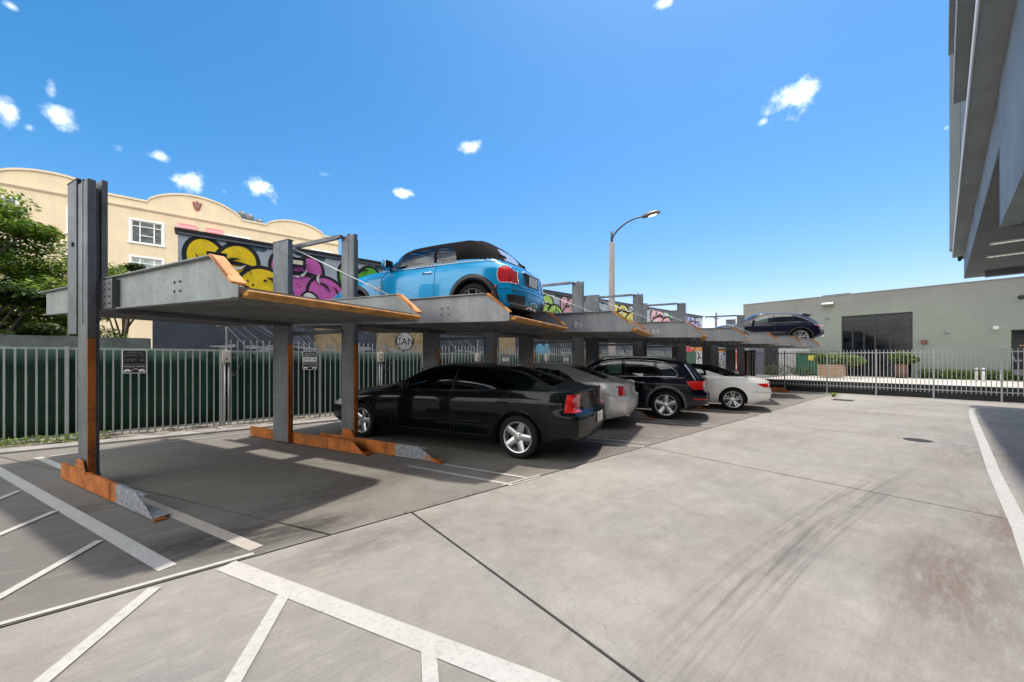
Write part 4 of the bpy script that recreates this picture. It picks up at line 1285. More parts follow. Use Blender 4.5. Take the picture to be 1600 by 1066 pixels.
# kerb in front of the fence
mb = MB(); mb.prism([(9.62, -.05), (9.62, .03), (9.66, .045), (9.9, .05), (9.9, -.05)], 'x', -13, 21.5)
tag(mb.build('kerb', M_kerb), kind='structure')
mb = MB()
for i in range(-60, 110):
    pass
vs = []; fs = []
nx = 180
for i in range(nx + 1):
    for j in range(5):
        vs.append((-13 + 34.5 * i / nx, 9.88 + .2 * j, .03 + random.random() * .05))
for i in range(nx):
    for j in range(4): fs.append((i * 5 + j, i * 5 + 5 + j, i * 5 + 6 + j, i * 5 + 1 + j))
mb.add(vs, fs, 0, True)
tag(mb.build('planting_strip', simple('strip_gravel', (.22, .2, .17), .95, var=.45, scale=9, bump=.5)), kind='structure')

# manhole cover, drain grate
mb = MB(); mb.lathe([(.003, 0), (.003, .16), (.006, .165), (.006, .19), (-.02, .19)], 'z', c=(10.13, .47, 0), n=32)
for i in range(-3, 4): mb.box(10.0, 10.26, .47 + i * .035 - .006, .47 + i * .035 + .006, .0032, .009)
tag(mb.build('manhole_cover', simple('cast_iron', (.035, .033, .03), .7, .3)), 'small round iron manhole cover in the driveway', 'manhole cover')
mb = MB()
for i in range(9): mb.box(17.66, 18.1, 2.42 + i * .06, 2.45 + i * .06, -.01, .012)
mb.box(17.62, 17.68, 2.38, 2.96, -.01, .014); mb.box(18.08, 18.14, 2.38, 2.96, -.01, .014)
tag(mb.build('drain_grate', simple('grate_iron', (.03, .028, .027), .7, .3)), 'dark iron drain grate in the driveway near the far fence', 'drain grate')

# ------------------------------------------------------------------ parking lifts
def zb(y): return 2.02 + .0275 * (y - 3.5)
def text_mesh(txt, size, mat, loc, rot, parent, name='painted_number', ext=.0015, align='CENTER', sx=1.0):
    cu = bpy.data.curves.new(name, 'FONT'); cu.body = txt; cu.size = size; cu.extrude = ext; cu.align_x = align; cu.align_y = 'CENTER'
    o = bpy.data.objects.new(name + '_tmp', cu); COL.objects.link(o)
    dg = bpy.context.evaluated_depsgraph_get()
    me = bpy.data.meshes.new_from_object(o.evaluated_get(dg))
    bpy.data.objects.remove(o); bpy.data.curves.remove(cu)
    me.materials.clear(); me.materials.append(mat)
    ob = bpy.data.objects.new(name, me); COL.objects.link(ob); ob.parent = parent
    ob.location = loc; ob.rotation_euler = rot; ob.scale = (sx, 1, 1)
    return ob

def make_lift(gm, bolts=True, neighbour=False, chip=None):
    L = empty('parking_lift')
    # base beams
    for (x0, x1, ya, yb_, mm, slope, h) in ((-.035, .035, 4.50, 7.15, chip or M_orange_chip, .4, .205), (2.5, 2.57, 4.66, 7.85, M_orange, .32, .2)):
        mb = MB()
        mb.prism([(ya + .02, .012), (yb_, .012), (yb_, h), (ya + slope, h)], 'x', x0 - .005, x0 + .007)
        mb.prism([(ya + .02, .012), (yb_, .012), (yb_, .03), (ya + .02, .03)], 'x', x0 + .008, x1 + .05)
        mb.prism([(ya + .25, h - .02), (yb_, h - .02), (yb_, h - .008), (ya + .25, h - .008)], 'x', x0 + .008, x0 + .035)
        for y in (5.55, 5.57): mb.box(x0 - .009, x0 - .0055, y - .006, y + .006, .02, h)
        o = mb.build('base_beam', mm, L, bevel=.002)
        mb = MB()
        for i in range(3): mb.box(x0 - .008, x0 + .09 - .01 * i, ya - .03 + .01 * i, ya + .05 - .004 * i, .0045 + i * .005, .0085 + i * .005)
        mb.build('foot_plate', M_orange, L)
        yc = (ya + yb_) / 2 + .62
        mb = MB(); mb.prism([(yc - .2, h - .02), (yc + .16, h - .02), (yc + .09, h + .13), (yc - .10, h + .13)], 'x', x0 - .012, x0 - .006)
        for y in (-.07, .06):
            for z in (.03, .09): mb.lathe([(x0 - .02, 0), (x0 - .02, .011), (x0 - .01, .011)], 'x', c=(0, yc + y, h + z), n=6)
        mb.build('gusset_plate', M_orange, L)
    PT = 3.60
    # left-hand column: web, front flange (orange below), rear channel, rail
    mb = MB()
    mb.box(-.02, -.008, 6.325, 6.6, .03, PT - .03); mb.box(-.02, .05, 6.60, 6.612, .03, PT - .03)
    mb.box(-.026, .03, 6.44, 6.47, 1.9, PT); 
    mb.build('post', M_galv, L, bevel=.002)
    mb = MB(); mb.box(-.02, .048, 6.30, 6.318, .03, 1.74); mb.build('post_cover', M_orange, L, bevel=.002)
    mb = MB(); mb.box(-.02, .048, 6.30, 6.318, 1.745, PT - .02); mb.box(.05, .085, 6.33, 6.6, .03, PT - .1)
    mb.build('post_flange', M_galv_dark, L, bevel=.002)
    if not neighbour:
     mb = MB(); mb.box(-.03, -.018, 6.64, 6.93, 1.80, PT + .03)
     mb.box(-.03, .08, 6.93, 6.942, 1.80, PT + .03); mb.box(-.03, .06, 6.632, 6.64, 1.80, PT + .03)
     mb.box(-.036, .09, 6.60, 6.95, PT + .032, PT + .045); mb.box(-.05, -.031, 6.72, 6.76, 2.85, 2.9)
     mb.build('mast_channel', M_galv, L, bevel=.002)
     mb = MB(); mb.box(.095, .145, 6.3, 6.32, 2.42, PT + .01); mb.box(.095, .107, 6.32, 6.58, 2.42, PT + .01); mb.box(.095, .145, 6.58, 6.59, 2.42, PT + .01)
     mb.build('guide_rail', M_galv, L, bevel=.002)
    mb = MB(); mb.tube([(.065, 6.42, .25), (.067, 6.43, 1.2), (.063, 6.42, 2.2), (.066, 6.44, 3.3)], .009, 6); mb.tube([(.065, 6.5, .25), (.07, 6.5, .32), (.12, 6.52, .2), (.16, 6.6, .02)], .009, 6)
    mb.build('hydraulic_hose', M_black, L)
    # right-hand column
    mb = MB(); mb.box(2.42, 2.432, 6.53, 6.95, .03, PT); mb.box(2.42, 2.5, 6.515, 6.528, 1.755, PT); mb.box(2.42, 2.5, 6.95, 6.963, .03, PT); mb.box(2.52, 2.532, 6.55, 6.93, .03, PT - .05)
    mb.box(2.41, 2.52, 6.5, 6.97, PT + .001, PT + .012)
    mb.build('post', M_galv, L, bevel=.002)
    mb = MB(); mb.box(2.42, 2.5, 6.51, 6.526, .03, 1.75); mb.build('post_cover', M_orange, L, bevel=.002)
    # platform girders
    for (xw, sgn) in ((.16, -1), (2.34, 1)):
        mb = MB()
        y0 = 3.48
        mb.prism([(y0, zb(y0)), (8.75, zb(8.75)), (8.75, zb(8.75) + .32), (3.85, 2.40), (y0, zb(y0) + .11)], 'x', xw - .005, xw + .005)
        xa, xb = (xw - .055, xw + .03) if sgn < 0 else (xw - .03, xw + .055)
        mb.prism([(3.84, 2.401), (8.95, zb(8.75) + .326), (8.95, zb(8.75) + .338), (3.84, 2.413)], 'x', xa, xb)
        mb.prism([(y0 + .02, zb(y0) - .012), (8.75, zb(8.75) - .012), (8.75, zb(8.75) - .001), (y0 + .02, zb(y0) - .001)], 'x', xa + .01, xb)
        mb.build('girder', gm, L, bevel=.0015)
        mb = MB()
        mb.prism([(y0 - .005, zb(y0) + .105), (3.835, 2.405), (3.815, 2.415), (y0 - .03, zb(y0) + .12)], 'x', *((xa - .01, xb + .02) if not neighbour else (xw - .03, xw + .018)))
        mb.prism([(y0 + .06, zb(y0) + .17), (3.79, 2.392), (3.77, 2.404), (y0 + .04, zb(y0) + .185)], 'x', *((xa - .014, xa - .006) if not neighbour else (xw - .034, xw - .0305)), 1)
        mb.build('girder_end_plate', [M_orange_lip, M_orange], L, bevel=.002)
        if bolts and sgn < 0:
            mb = MB()
            for y in (4.50, 4.62):
                for z in (.11, .20):
                    mb.lathe([(xw - .017, 0), (xw - .017, .012), (xw - .005, .013)], 'x', c=(0, y, zb(y) + z), n=6)
            mb.build('bolt_group', M_galv_dark, L)
    # carriage brackets
    mb = MB(); mb.box(.09, .154, 5.98, 6.0, zb(6) - .01, zb(6) + .32); mb.box(.095, .11, 6.0, 6.28, zb(6.1) - .012, zb(6.1) + .33)
    mb.box(.085, .15, 6.28, 6.295, zb(6.3) - .02, zb(6.3) + .34)
    for y in (6.06, 6.2):
        for z in (.05, .13, .21, .28): mb.lathe([(.08, 0), (.08, .011), (.094, .012)], 'x', c=(0, y, zb(y) + z), n=6)
    mb.build('carriage_bracket', M_galv, L, bevel=.0015)
    mb = MB(); mb.box(2.345, 2.42, 6.2, 6.5, zb(6.3), zb(6.3) + .34); mb.build('carriage_bracket', M_galv, L, bevel=.0015)
    # deck: trapezoid corrugation running across
    mb = MB(); prof = []
    y = 3.5
    while y < 8.72:
        for dy, dz in ((0, 0), (.06, 0), (.062, .085), (.158, .085)):
            prof.append((y + dy, zb(y + dy) + .012 + dz))
        y += .16
    vs = []; fs = []
    for (yy, z) in prof: vs += [(.17, yy, z), (2.33, yy, z), (.17, yy, z + .006), (2.33, yy, z + .006)]
    for i in range(len(prof) - 1):
        a = i * 4; b = a + 4
        fs += [(a, b, b + 1, a + 1), (a + 2, a + 3, b + 3, b + 2)]
    mb.add(vs, fs)
    mb.build('deck', M_deck, L)
    mb = MB()
    mb.box(.2, 2.3, 6.2, 6.28, zb(6.2) - .05, zb(6.2) + .006)
    mb.build('deck_bearer', M_galv_dark, L)
    mb = MB()
    mb.prism([(3.40, zb(3.45) + .018), (3.52, zb(3.5) + .004), (3.52, zb(3.5) + .05), (3.40, zb(3.45) + .05)], 'x', .19, 2.31)
    mb.tube([(.19, 3.41, zb(3.45) + .045), (2.31, 3.41, zb(3.45) + .045)], .018, 10)
    mb.build('ramp_lip', M_orange_lip, L, bevel=.003)
    if neighbour:
        for z in (3.52, 1.93):
            mb = MB(); mb.box(-.09, -.04, 6.64, 7.95, z, z + .07); mb.box(-.1, -.035, 6.55, 6.64, z + .01, z + .06, 0)
            mb.box(-.1, -.03, 7.9, 7.96, z - .01, z + .08)
            mb.build('crossbar', M_galv, L, bevel=.003)
        mb = MB(); mb.tube([(-.12, 7.9, 3.56), (.02, 5.35, 2.42)], .008, 6); mb.build('cable', M_white_trim, L)
    return L

M_num = simple('number_paint', (.55, .56, .57), .7, var=.3, scale=30)
M_girder_blue = galv('girder_grey_blue', .36, .22, .3, (.94, .98, 1.04), .5)
protoA = make_lift(M_girder, True, False, M_orange_chip2)
protoA.location = W(1.54, 0); protoA.rotation_euler = (0, 0, PH)
tag(protoA, 'nearest parking lift with empty raised platform and worn orange base beam', 'parking lift', 'parking lifts in a row')
liftlabels = ['second parking lift from the left, carrying the blue convertible above the black saloon',
              'empty raised parking lift with 86 painted on its girder, above the silver saloon',
              'empty raised parking lift with 89 painted on its girder, above the dark estate car',
              'empty raised parking lift with a faded number on its girder, above the white car',
              'empty raised parking lift just beyond the one above the white car, nothing parked under it',
              'short-posted empty parking lift just in front of the one carrying the dark blue car',
              'farthest parking lift of the row, carrying the dark blue sport utility car']
protoB = make_lift(M_girder_blue, True, True)
lifts = [protoA, protoB]
protoB.location = W(1.54 + 2.72, -1.13); protoB.rotation_euler = (0, 0, PH)
for k in range(2, 8):
    if k == 6: c = copy_tree(protoB, skip=('post', 'post_flange', 'crossbar', 'cable'))
    else: c = copy_tree(protoB)
    c.location = W(1.54 + 2.72 * k, -1.13 * k); c.rotation_euler = (0, 0, PH)
    lifts.append(c)
for k in range(1, 8):
    tag(lifts[k], liftlabels[k - 1], 'parking lift', 'parking lifts in a row')
# low posts for the short one
mb = MB(); mb.box(-.02, .06, 6.32, 6.6, .03, 2.3); mb.build('post', M_galv, lifts[6])
mb = MB(); mb.box(2.42, 2.5, 6.52, 6.95, .03, 2.3); mb.build('post', M_galv, lifts[6])
for k, txt, sz, y in ((2, '86', .185, 4.50), (3, '89', .18, 4.5), (4, '92', .11, 4.75)):
    text_mesh(txt, sz, M_num if k < 4 else simple('faded_number_paint', (.36, .38, .4), .7, var=.3, scale=30), (.1525, y, zb(y) + .125), (R(90), 0, R(-90)), lifts[k])
for k in (4, 5, 6, 7):          # these base beams are evenly orange, not worn through
    for o in kids(lifts[k]):
        if o.name.startswith('base_beam') and o.data.materials[0] is M_orange_chip:
            o.data = o.data.copy(); o.data.materials[0] = M_orange

# ------------------------------------------------------------------ fences
M_fence = simple('fence_grey_paint', (.35, .385, .37), .45, .1, var=.12, scale=3)
M_fence2 = simple('far_fence_grey_paint', (.40, .41, .41), .45, .1, var=.12, scale=3)
def screen_mat():
    t = NT('green_privacy_screen')
    sx = t.n('ShaderNodeSeparateXYZ'); t.l(t.tc.outputs['Object'], sx.inputs[0])
    n = t.noise(5.5, 8, .75, None, .5); n2 = t.noise(1.1, 3, .5)
    c = t.ramp(n2, (.010, .034, .025), (.015, .05, .036), .4, .6)
    fol = t.math('MULTIPLY', t.step(n, .48, .66), t.math('MULTIPLY', t.step(sx.outputs[0], 1.2, -1.0), t.step(sx.outputs[2], 1.75, .7)))
    c = t.mix(t.math('MULTIPLY', fol, .8), c, (.045, .06, .018))
    t.base(c); t.set(rough=.7, spec=.2)
    t.bump(t.noise(2.4, 4, .5, t.mapv((1, 1, .4))), .5, .04)
    return t.mat
M_screen = screen_mat()
def fence(name, label, u0, u1, v, post_sp, pick, ztop, rail_z, spikes, mat, screen=False, z0=.03, base=0.0, axis='x', pw=.024, rail_lo=.12):
    F = empty(name, (0, 0, 0), 0, label, 'fence')
    def BX(mb, a0, a1, b0, b1, z0_, z1_, m=0):
        if axis == 'x': mb.box(a0, a1, b0, b1, z0_, z1_, m)
        else: mb.box(b0, b1, a0, a1, z0_, z1_, m)
    n = max(1, round((u1 - u0) / post_sp)); sp = (u1 - u0) / n
    for i in range(n + 1):
        p = u0 + i * sp
        mb = MB(); BX(mb, p - .025, p + .025, v - .025, v + .025, base, ztop + .02); BX(mb, p - .03, p + .03, v - .03, v + .03, ztop + .02, ztop + .035)
        mb.build('post', mat, F, bevel=.002)
    for i in range(n):
        a, b = u0 + i * sp, u0 + (i + 1) * sp
        m = round((b - a) / pick)
        mb = MB()
        for j in range(1, m):
            p = a + (b - a) * j / m
            BX(mb, p - pw / 2, p + pw / 2, v - .022, v - .006, z0, spikes if spikes else rail_z)
            if spikes:
                q = [(p - pw / 2, v - .022), (p + pw / 2, v - .022), (p + pw / 2, v - .006), (p - pw / 2, v - .006)]
                if axis != 'x': q = [(y, x) for x, y in q]
                c = (sum(t[0] for t in q) / 4, sum(t[1] for t in q) / 4)
                mb.add([(x, y, spikes) for x, y in q] + [(c[0], c[1], spikes + .035)], [(0, 1, 4), (1, 2, 4), (2, 3, 4), (3, 0, 4)])
        for z in (rail_lo, rail_z):
            BX(mb, a + .024, b - .024, v - .004, v + .022, z - .018, z + .018)
        mb.build('picket_panel', mat, F)
    if screen:
        mb = MB()
        N = int((u1 - u0) / .25); vs = []; fs = []
        for i in range(N + 1):
            for j in range(6):
                p = u0 + (u1 - u0) * i / N
                vs.append((p, v + .045 + .012 * math.sin(p * 7.3 + j) + .008 * random.random(), rail_lo + .0 + (rail_z - rail_lo) * j / 5))
        for i in range(N):
            for j in range(5): fs.append((i * 6 + j, i * 6 + 6 + j, i * 6 + 7 + j, i * 6 + 1 + j))
        mb.add(vs, fs, 0, True)
        if axis != 'x': mb.v = [(y, x, z) for x, y, z in mb.v]
        o = mb.build('privacy_screen', M_screen, F); 
        md = o.modifiers.new('t', 'SOLIDIFY'); md.thickness = .003
    return F
fence('picket_fence', 'flat-topped grey picket fence with green screen at the left end, behind the empty lift', -12.8, .3, 10.3, 2.35, .1165, 1.69, 1.69, None, M_fence, True)
fence('picket_fence', 'grey picket fence with pointed tops and green screen running behind the parked cars', .36, 21.4, 10.3, 2.0, .1165, 1.69, 1.67, 1.90, M_fence, True)
fence('picket_fence', 'grey picket fence without screen at the far end of the driveway', -15.2, 6.9, 21.5, 1.63, .116, 1.86, 1.76, 1.85, M_fence2, False, .22, 0, 'y', .022, .32)
mb = MB(); mb.box(21.56, 21.72, -16, 6.6, -.3, .50)
tag(mb.build('low_wall', simple('black_wall_paint', (.012, .014, .018), .6, var=.3)), 'low black wall behind the bottom of the far picket fence', 'low wall')
mb = MB(); mb.box(21.72, 60, -40, 6.6, -.3, .47)
tag(mb.build('walkway', concrete('walkway_concrete', (.5, .49, .45), (1.02, .98, .92))), kind='structure')

# signs on the fence
M_sign_b = simple('sign_black', (.012, .012, .014), .4, var=.2, scale=20)
M_sign_w = simple('sign_white', (.8, .8, .78), .45, var=.08, scale=20)
M_sign_worn = simple('sign_worn_print', (.2, .2, .2), .6, var=.7, scale=60)
def rounded(x0, x1, z0, z1, r, n=5):
    P = []
    for cx, cz, a in ((x1 - r, z1 - r, 0), (x0 + r, z1 - r, 90), (x0 + r, z0 + r, 180), (x1 - r, z0 + r, 270)):
        for i in range(n + 1): P.append((cx + r * math.cos(R(a + 90 * i / n)), cz + r * math.sin(R(a + 90 * i / n))))
    return P
def sign(u0, u1, z0, z1, lines, label, worn=False):
    w = u1 - u0; h = z1 - z0; c = (u0 + u1) / 2; v = 10.268
    S_ = empty('parking_sign', (c, v, z0), 0, label, 'sign')
    mb = MB(); mb.prism(rounded(-w / 2, w / 2, 0, h, .035), 'y', 0, .003, 0); mb.build('sign_plate', M_sign_w, S_)
    mb = MB(); mb.prism(rounded(-w / 2 + .012, w / 2 - .012, .012, h - .012, .028), 'y', -.0025, -.0002, 0)
    mb.build('sign_face', M_sign_b, S_)
    if not worn:
        mb = MB(); mb.box(-w / 2 + .014, w / 2 - .014, -.0055, -.003, h * .44, h * .68); mb.build('sign_band', M_sign_w, S_)
        cols = [M_sign_w, M_sign_w, M_sign_b, M_sign_w, M_sign_w]
    else: cols = [M_sign_worn] * 3 + [M_sign_worn, M_sign_w]
    zs_ = [h * .87, h * .755, h * .56, h * .375, h * .285]
    sz = [.052, .052, .075, .04, .036]
    for i, tx in enumerate(lines):
        o = text_mesh(tx, sz[i], cols[i], (0, -.007, zs_[i]), (R(90), 0, 0), S_, 'sign_lettering', .0008)
        bw = max(v_.co.x for v_ in o.data.vertices) * 2
        if bw > w * .84: o.scale = (w * .84 / bw, 1, 1)
    # tow truck pictogram
    mb = MB(); y0, y1 = -.0065, -.003; s = w / .34; b = h * .045
    for cx in (-.1, .1):
        mb.prism([(cx * s - .045, b + .02), (cx * s + .045, b + .02), (cx * s + .045, b + .04), (cx * s + .02, b + .062), (cx * s - .02, b + .062), (cx * s - .045, b + .04)], 'y', y0, y1)
        for dx in (-.028, .028): mb.lathe([(y0, 0), (y0, .013), (y1, .013)], 'y', c=(cx * s + dx, 0, b + .016), n=12)
    mb.prism([(-.055, b + .03), (.02, b + .08), (.06, b + .045), (.055, b + .038), (.018, b + .07), (-.05, b + .022)], 'y', y0, y1)
    mb.build('pictogram', M_sign_w, S_)
    return S_
TXT = ['RESERVED', 'PARKING FOR', 'UNIT 46', 'UNAUTHORIZED', 'VEHICLES TOWED']
sign(-1.19, -.85, 1.22, 1.68, TXT, 'weathered black parking sign with faded lettering on the fence beside the nearest lift', True)
for i, (u, un, lb) in enumerate(((1.88, 'UNIT 46', 'black and white reserved parking sign on the fence seen between the first two lifts'),
                     (5.06, 'UNIT', 'black and white parking sign on the fence just left of the black saloon roof'),
                     (8.10, 'UNIT', 'black and white parking sign seen above the rear roof of the black saloon'),
                     (11.28, 'UNIT', 'black and white parking sign on the fence above the silver saloon roof'))):
    t_ = list(TXT); t_[2] = un
    sign(u, u + .32, 1.23, 1.69, t_, lb)

# control boxes with conduit and coiled cable
M_boxg = simple('control_box_beige', (.5, .48, .42), .5, var=.08)
M_conduit = simple('conduit_grey', (.45, .46, .47), .4, .3, var=.1)
for (u, lb) in ((.40, 'electrical control box with coiled black cable on the fence behind the empty bay'), (3.77, 'electrical control box on the fence in front of the black saloon'),
                (7.02, 'electrical control box on the fence above the roof of the black saloon'), (10.25, 'electrical control box on the fence above the silver saloon')):
    E_ = empty('control_box', (u, 10.2, 0), 0, lb, 'control box', 'control boxes on the fence')
    mb = MB(); mb.box(-.075, .075, -.06, .05, 1.42, 1.68); mb.build('box', M_boxg, E_, bevel=.008)
    mb = MB(); mb.box(-.06, .06, -.066, -.061, 1.45, 1.65); mb.lathe([(-.075, 0), (-.075, .018), (-.066, .02)], 'y', c=(.0, 0, 1.5), n=12, m=1)
    mb.build('box_lid', [M_boxg, M_black], E_, bevel=.002)
    mb = MB(); mb.tube([(0, 0, 1.68), (0, 0, 2.28), (.02, -.03, 2.36), (.08, -.1, 2.38), (.5, -.6, 2.39)], .018, 8)
    for x in (-.03, .035): mb.tube([(x, 0, 1.42), (x, 0, .05)], .014, 8)
    mb.build('conduit', M_conduit, E_)
    pts = []
    N = 150
    for i in range(N + 1):
        t = i / N; th = i * 1.25
        base = Vector((.02, -.05, 1.42)).lerp(Vector((.12, -.08, 1.12)), min(1, t * 3)) if t < .33 else Vector((.12, -.08, 1.12)).lerp(Vector((.38, -.3, 1.75)), (t - .33) / .33) if t < .66 else Vector((.38, -.3, 1.75)).lerp(Vector((.42, -.42, 2.33)), (t - .66) / .34)
        pts.append(base + Vector((math.cos(th) * .018, math.sin(th) * .018, 0)))
    mb = MB(); mb.tube(pts, .006, 5); mb.build('coiled_cable', M_black, E_)

# ------------------------------------------------------------------ painted wall behind the fence
MV = 12.0
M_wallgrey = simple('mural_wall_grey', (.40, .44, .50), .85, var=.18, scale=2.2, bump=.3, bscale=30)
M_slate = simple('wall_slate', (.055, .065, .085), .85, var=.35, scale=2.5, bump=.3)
M_tan = simple('wall_tan', (.36, .27, .15), .85, var=.35, scale=6, bump=.3)
def mcol(name, col, var=.16): return simple('mural_' + name, col, .8, var=var, scale=5)
C_ = dict(black=mcol('black', (.012, .012, .016)), yellow=mcol('yellow', (.86, .60, .01)), pink=mcol('pink', (.58, .12, .42)), green=mcol('green', (.10, .42, .03)),
          lime=mcol('lime', (.42, .66, .16)), pale=mcol('pale_pink', (.68, .38, .42)), blue=mcol('blue', (.12, .40, .62)), lemon=mcol('lemon', (.75, .66, .16)),
          white=mcol('white', (.72, .72, .72)), teal=mcol('dark_teal', (.05, .10, .13)), violet=mcol('violet', (.33, .33, .62)), dgreen=mcol('deep_green', (.06, .30, .09)))
GW = empty('mural_wall', (0, MV, 0), 0, 'long grey wall with bulbous coloured graffiti behind the lifts', 'wall')
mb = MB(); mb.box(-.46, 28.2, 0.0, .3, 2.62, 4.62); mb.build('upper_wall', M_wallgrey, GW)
mb = MB(); mb.box(-.52, 28.3, -.05, .36, 4.575, 4.65); mb.box(-.50, 28.25, -.035, -.002, 4.50, 4.52)
mb.build('parapet_cap', simple('cap_dark_metal', (.03, .03, .035), .5, .4), GW, bevel=.004)
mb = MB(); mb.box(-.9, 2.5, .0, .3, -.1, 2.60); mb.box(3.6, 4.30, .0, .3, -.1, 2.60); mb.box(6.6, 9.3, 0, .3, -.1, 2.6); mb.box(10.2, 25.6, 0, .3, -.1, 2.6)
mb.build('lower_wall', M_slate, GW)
mb = MB(); mb.box(-14, -.95, .05, .3, -.1, 1.98); tag(mb.build('block_wall', simple('block_wall_grey', (.13, .15, .145), .9, var=.35, scale=5)), 'low grey block wall behind the left fence', 'wall')
bpy.data.objects['block_wall'].location = (0, MV, 0)
mb = MB(); mb.box(2.5, 3.6, .02, .3, -.1, 2.60); mb.box(4.3, 6.6, .02, .3, -.1, 2.6); mb.box(9.3, 10.2, .02, .3, -.1, 2.6)
mb.build('boarded_panel', M_tan, GW)
def ell(cx, cz, a, b, rot=0, n=28):
    c, s = math.cos(R(rot)), math.sin(R(rot))
    return [(cx + a * math.cos(t) * c - b * math.sin(t) * s, cz + a * math.cos(t) * s + b * math.sin(t) * c) for t in [2 * math.pi * i / n for i in range(n)]]
LZ = [0]
def blob_letter(cx, w, col, z0, z1, name='painted_letter', flip=1, parent=GW):
    """a fat cartoon letter: black outline shapes with coloured fill and an eye"""
    h = z1 - z0
    mb = MB()
    shapes = [(cx - .30 * w * flip, z0 + .72 * h, .17 * w, .30 * h, 14 * flip), (cx - .02 * w * flip, z0 + .70 * h, .19 * w, .30 * h, -22 * flip),
              (cx - .05 * w * flip, z0 + .36 * h, .36 * w, .34 * h, 0), (cx + .28 * w * flip, z0 + .30 * h, .26 * w, .40 * h, 28 * flip)]
    k = 0
    ring = .045 * w
    for (a, b, rx, rz, ro) in shapes:
        mb.prism(ell(a, b, rx + ring, rz + ring, ro), 'y', -.003 - k * .006, -.001, 0)
        mb.prism(ell(a, b, rx, rz, ro), 'y', -.006 - k * .006, -.0035 - k * .006, 1)
        k += 1
    y = -.003 - k * .006
    def lay(P, m):
        nonlocal y
        mb.prism(P, 'y', y - .002, y - .0005, m); y -= .003
    ex = cx + .02 * w * flip; ez = z0 + .2 * h
    lay(ell(ex, ez, .15 * w, .23 * h, 12 * flip), 0); lay(ell(ex, ez, .115 * w, .195 * h, 12 * flip), 2); lay(ell(ex + .05 * w * flip, ez - .06 * h, .05 * w, .1 * h, 0), 0)
    # swirls
    for (a0, a1, r, c) in ((20, 150, .2 * w, (cx - .05 * w * flip, z0 + .48 * h)), (-40, 80, .13 * w, (cx + .3 * w * flip, z0 + .4 * h)), (180, 330, .1 * w, (cx - .3 * w * flip, z0 + .8 * h))):
        vs = []; n = 12
        out = [(c[0] + r * math.cos(R(a0 + (a1 - a0) * i / n)), c[1] + r * math.sin(R(a0 + (a1 - a0) * i / n))) for i in range(n + 1)]
        inn = [(c[0] + (r - .03 * w * math.sin(math.pi * i / n)) * math.cos(R(a0 + (a1 - a0) * i / n)), c[1] + (r - .03 * w * math.sin(math.pi * i / n)) * math.sin(R(a0 + (a1 - a0) * i / n))) for i in range(n, -1, -1)]
        for i in range(n):
            q = [out[i], out[i + 1], inn[n - i - 1], inn[n - i]]
            mb.prism(q, 'y', y - .002, y - .0005, 0)
        y -= .003
    for i in range(5):     # spray highlights and inner contours
        q = cx + random.uniform(-.32, .32) * w; zz = z0 + random.uniform(.3, .85) * h; a0 = random.uniform(0, 300)
        r = random.uniform(.07, .16) * w; n = 8
        P_ = [(q + r * math.cos(R(a0 + 90 * j / n)), zz + r * math.sin(R(a0 + 90 * j / n))) for j in range(n + 1)]
        for j in range(n):
            th = .016 * w * math.sin(math.pi * (j + .5) / n) + .004
            (x1, y1), (x2, y2) = P_[j], P_[j + 1]; L_ = math.hypot(x2 - x1, y2 - y1); nx_, ny_ = -(y2 - y1) / L_ * th, (x2 - x1) / L_ * th
            mb.prism([(x1 - nx_, y1 - ny_), (x2 - nx_, y2 - ny_), (x2 + nx_, y2 + ny_), (x1 + nx_, y1 + ny_)], 'y', y - .002 - .0002 * j, y - .0005, 0 if i % 2 else 2)
        y -= .004
    for i in range(9):
        lay(ell(cx + random.uniform(-.3, .35) * w, z0 + random.uniform(.25, .8) * h, .008 * w * random.uniform(1, 2.4), .01 * w * random.uniform(1, 2), random.random() * 90, 8), 0)
    lo = z0
    mb.v = [(x, yy, max(2.63, min(4.5, z))) for x, yy, z in mb.v]
    mb.build(name, [C_['black'], C_[col], C_['white']], parent)
for (cx, w, col, z0, z1, fl) in ((.72, 2.15, 'yellow', 2.75, 4.45, 1), (2.35, 1.9, 'pink', 2.75, 4.42, 1), (4.05, 1.8, 'green', 2.75, 4.42, 1), (5.9, 1.9, 'blue', 2.75, 4.4, 1), (7.9, 1.9, 'lemon', 2.75, 4.4, 1), (9.9, 1.9, 'pale', 2.75, 4.4, 1),
                             (12.1, 1.9, 'lime', 3.0, 4.42, 1), (13.8, 1.7, 'pale', 3.05, 4.45, 1), (15.6, 1.6, 'blue', 3.1, 4.45, 1), (18.2, 2.6, 'lemon', 3.2, 4.5, 1), (22.2, 2.5, 'pale', 3.2, 4.5, 1),
                             (24.1, 1.6, 'dgreen', 3.3, 4.5, 1), (26.7, 2.0, 'violet', 3.3, 4.45, 1)):
    blob_letter(cx, w, col, z0, z1, flip=fl)
# dark drips hanging from the top edge
for i in range(16):
    c = .9 + i * 1.75 + random.uniform(-.3, .3); wd = random.uniform(.25, .55)
    mb = MB()
    for k in range(5):
        mb.prism(ell(c + (k - 2) * wd * .4, 4.47 - abs(k - 2) * -.02, wd * .28, random.uniform(.08, .17)), 'y', -.0012 - .0006 * k, -.0004)
    mb.v = [(x, y, min(4.515, z)) for x, y, z in mb.v]
    mb.build('painted_drips', C_['teal'], GW)
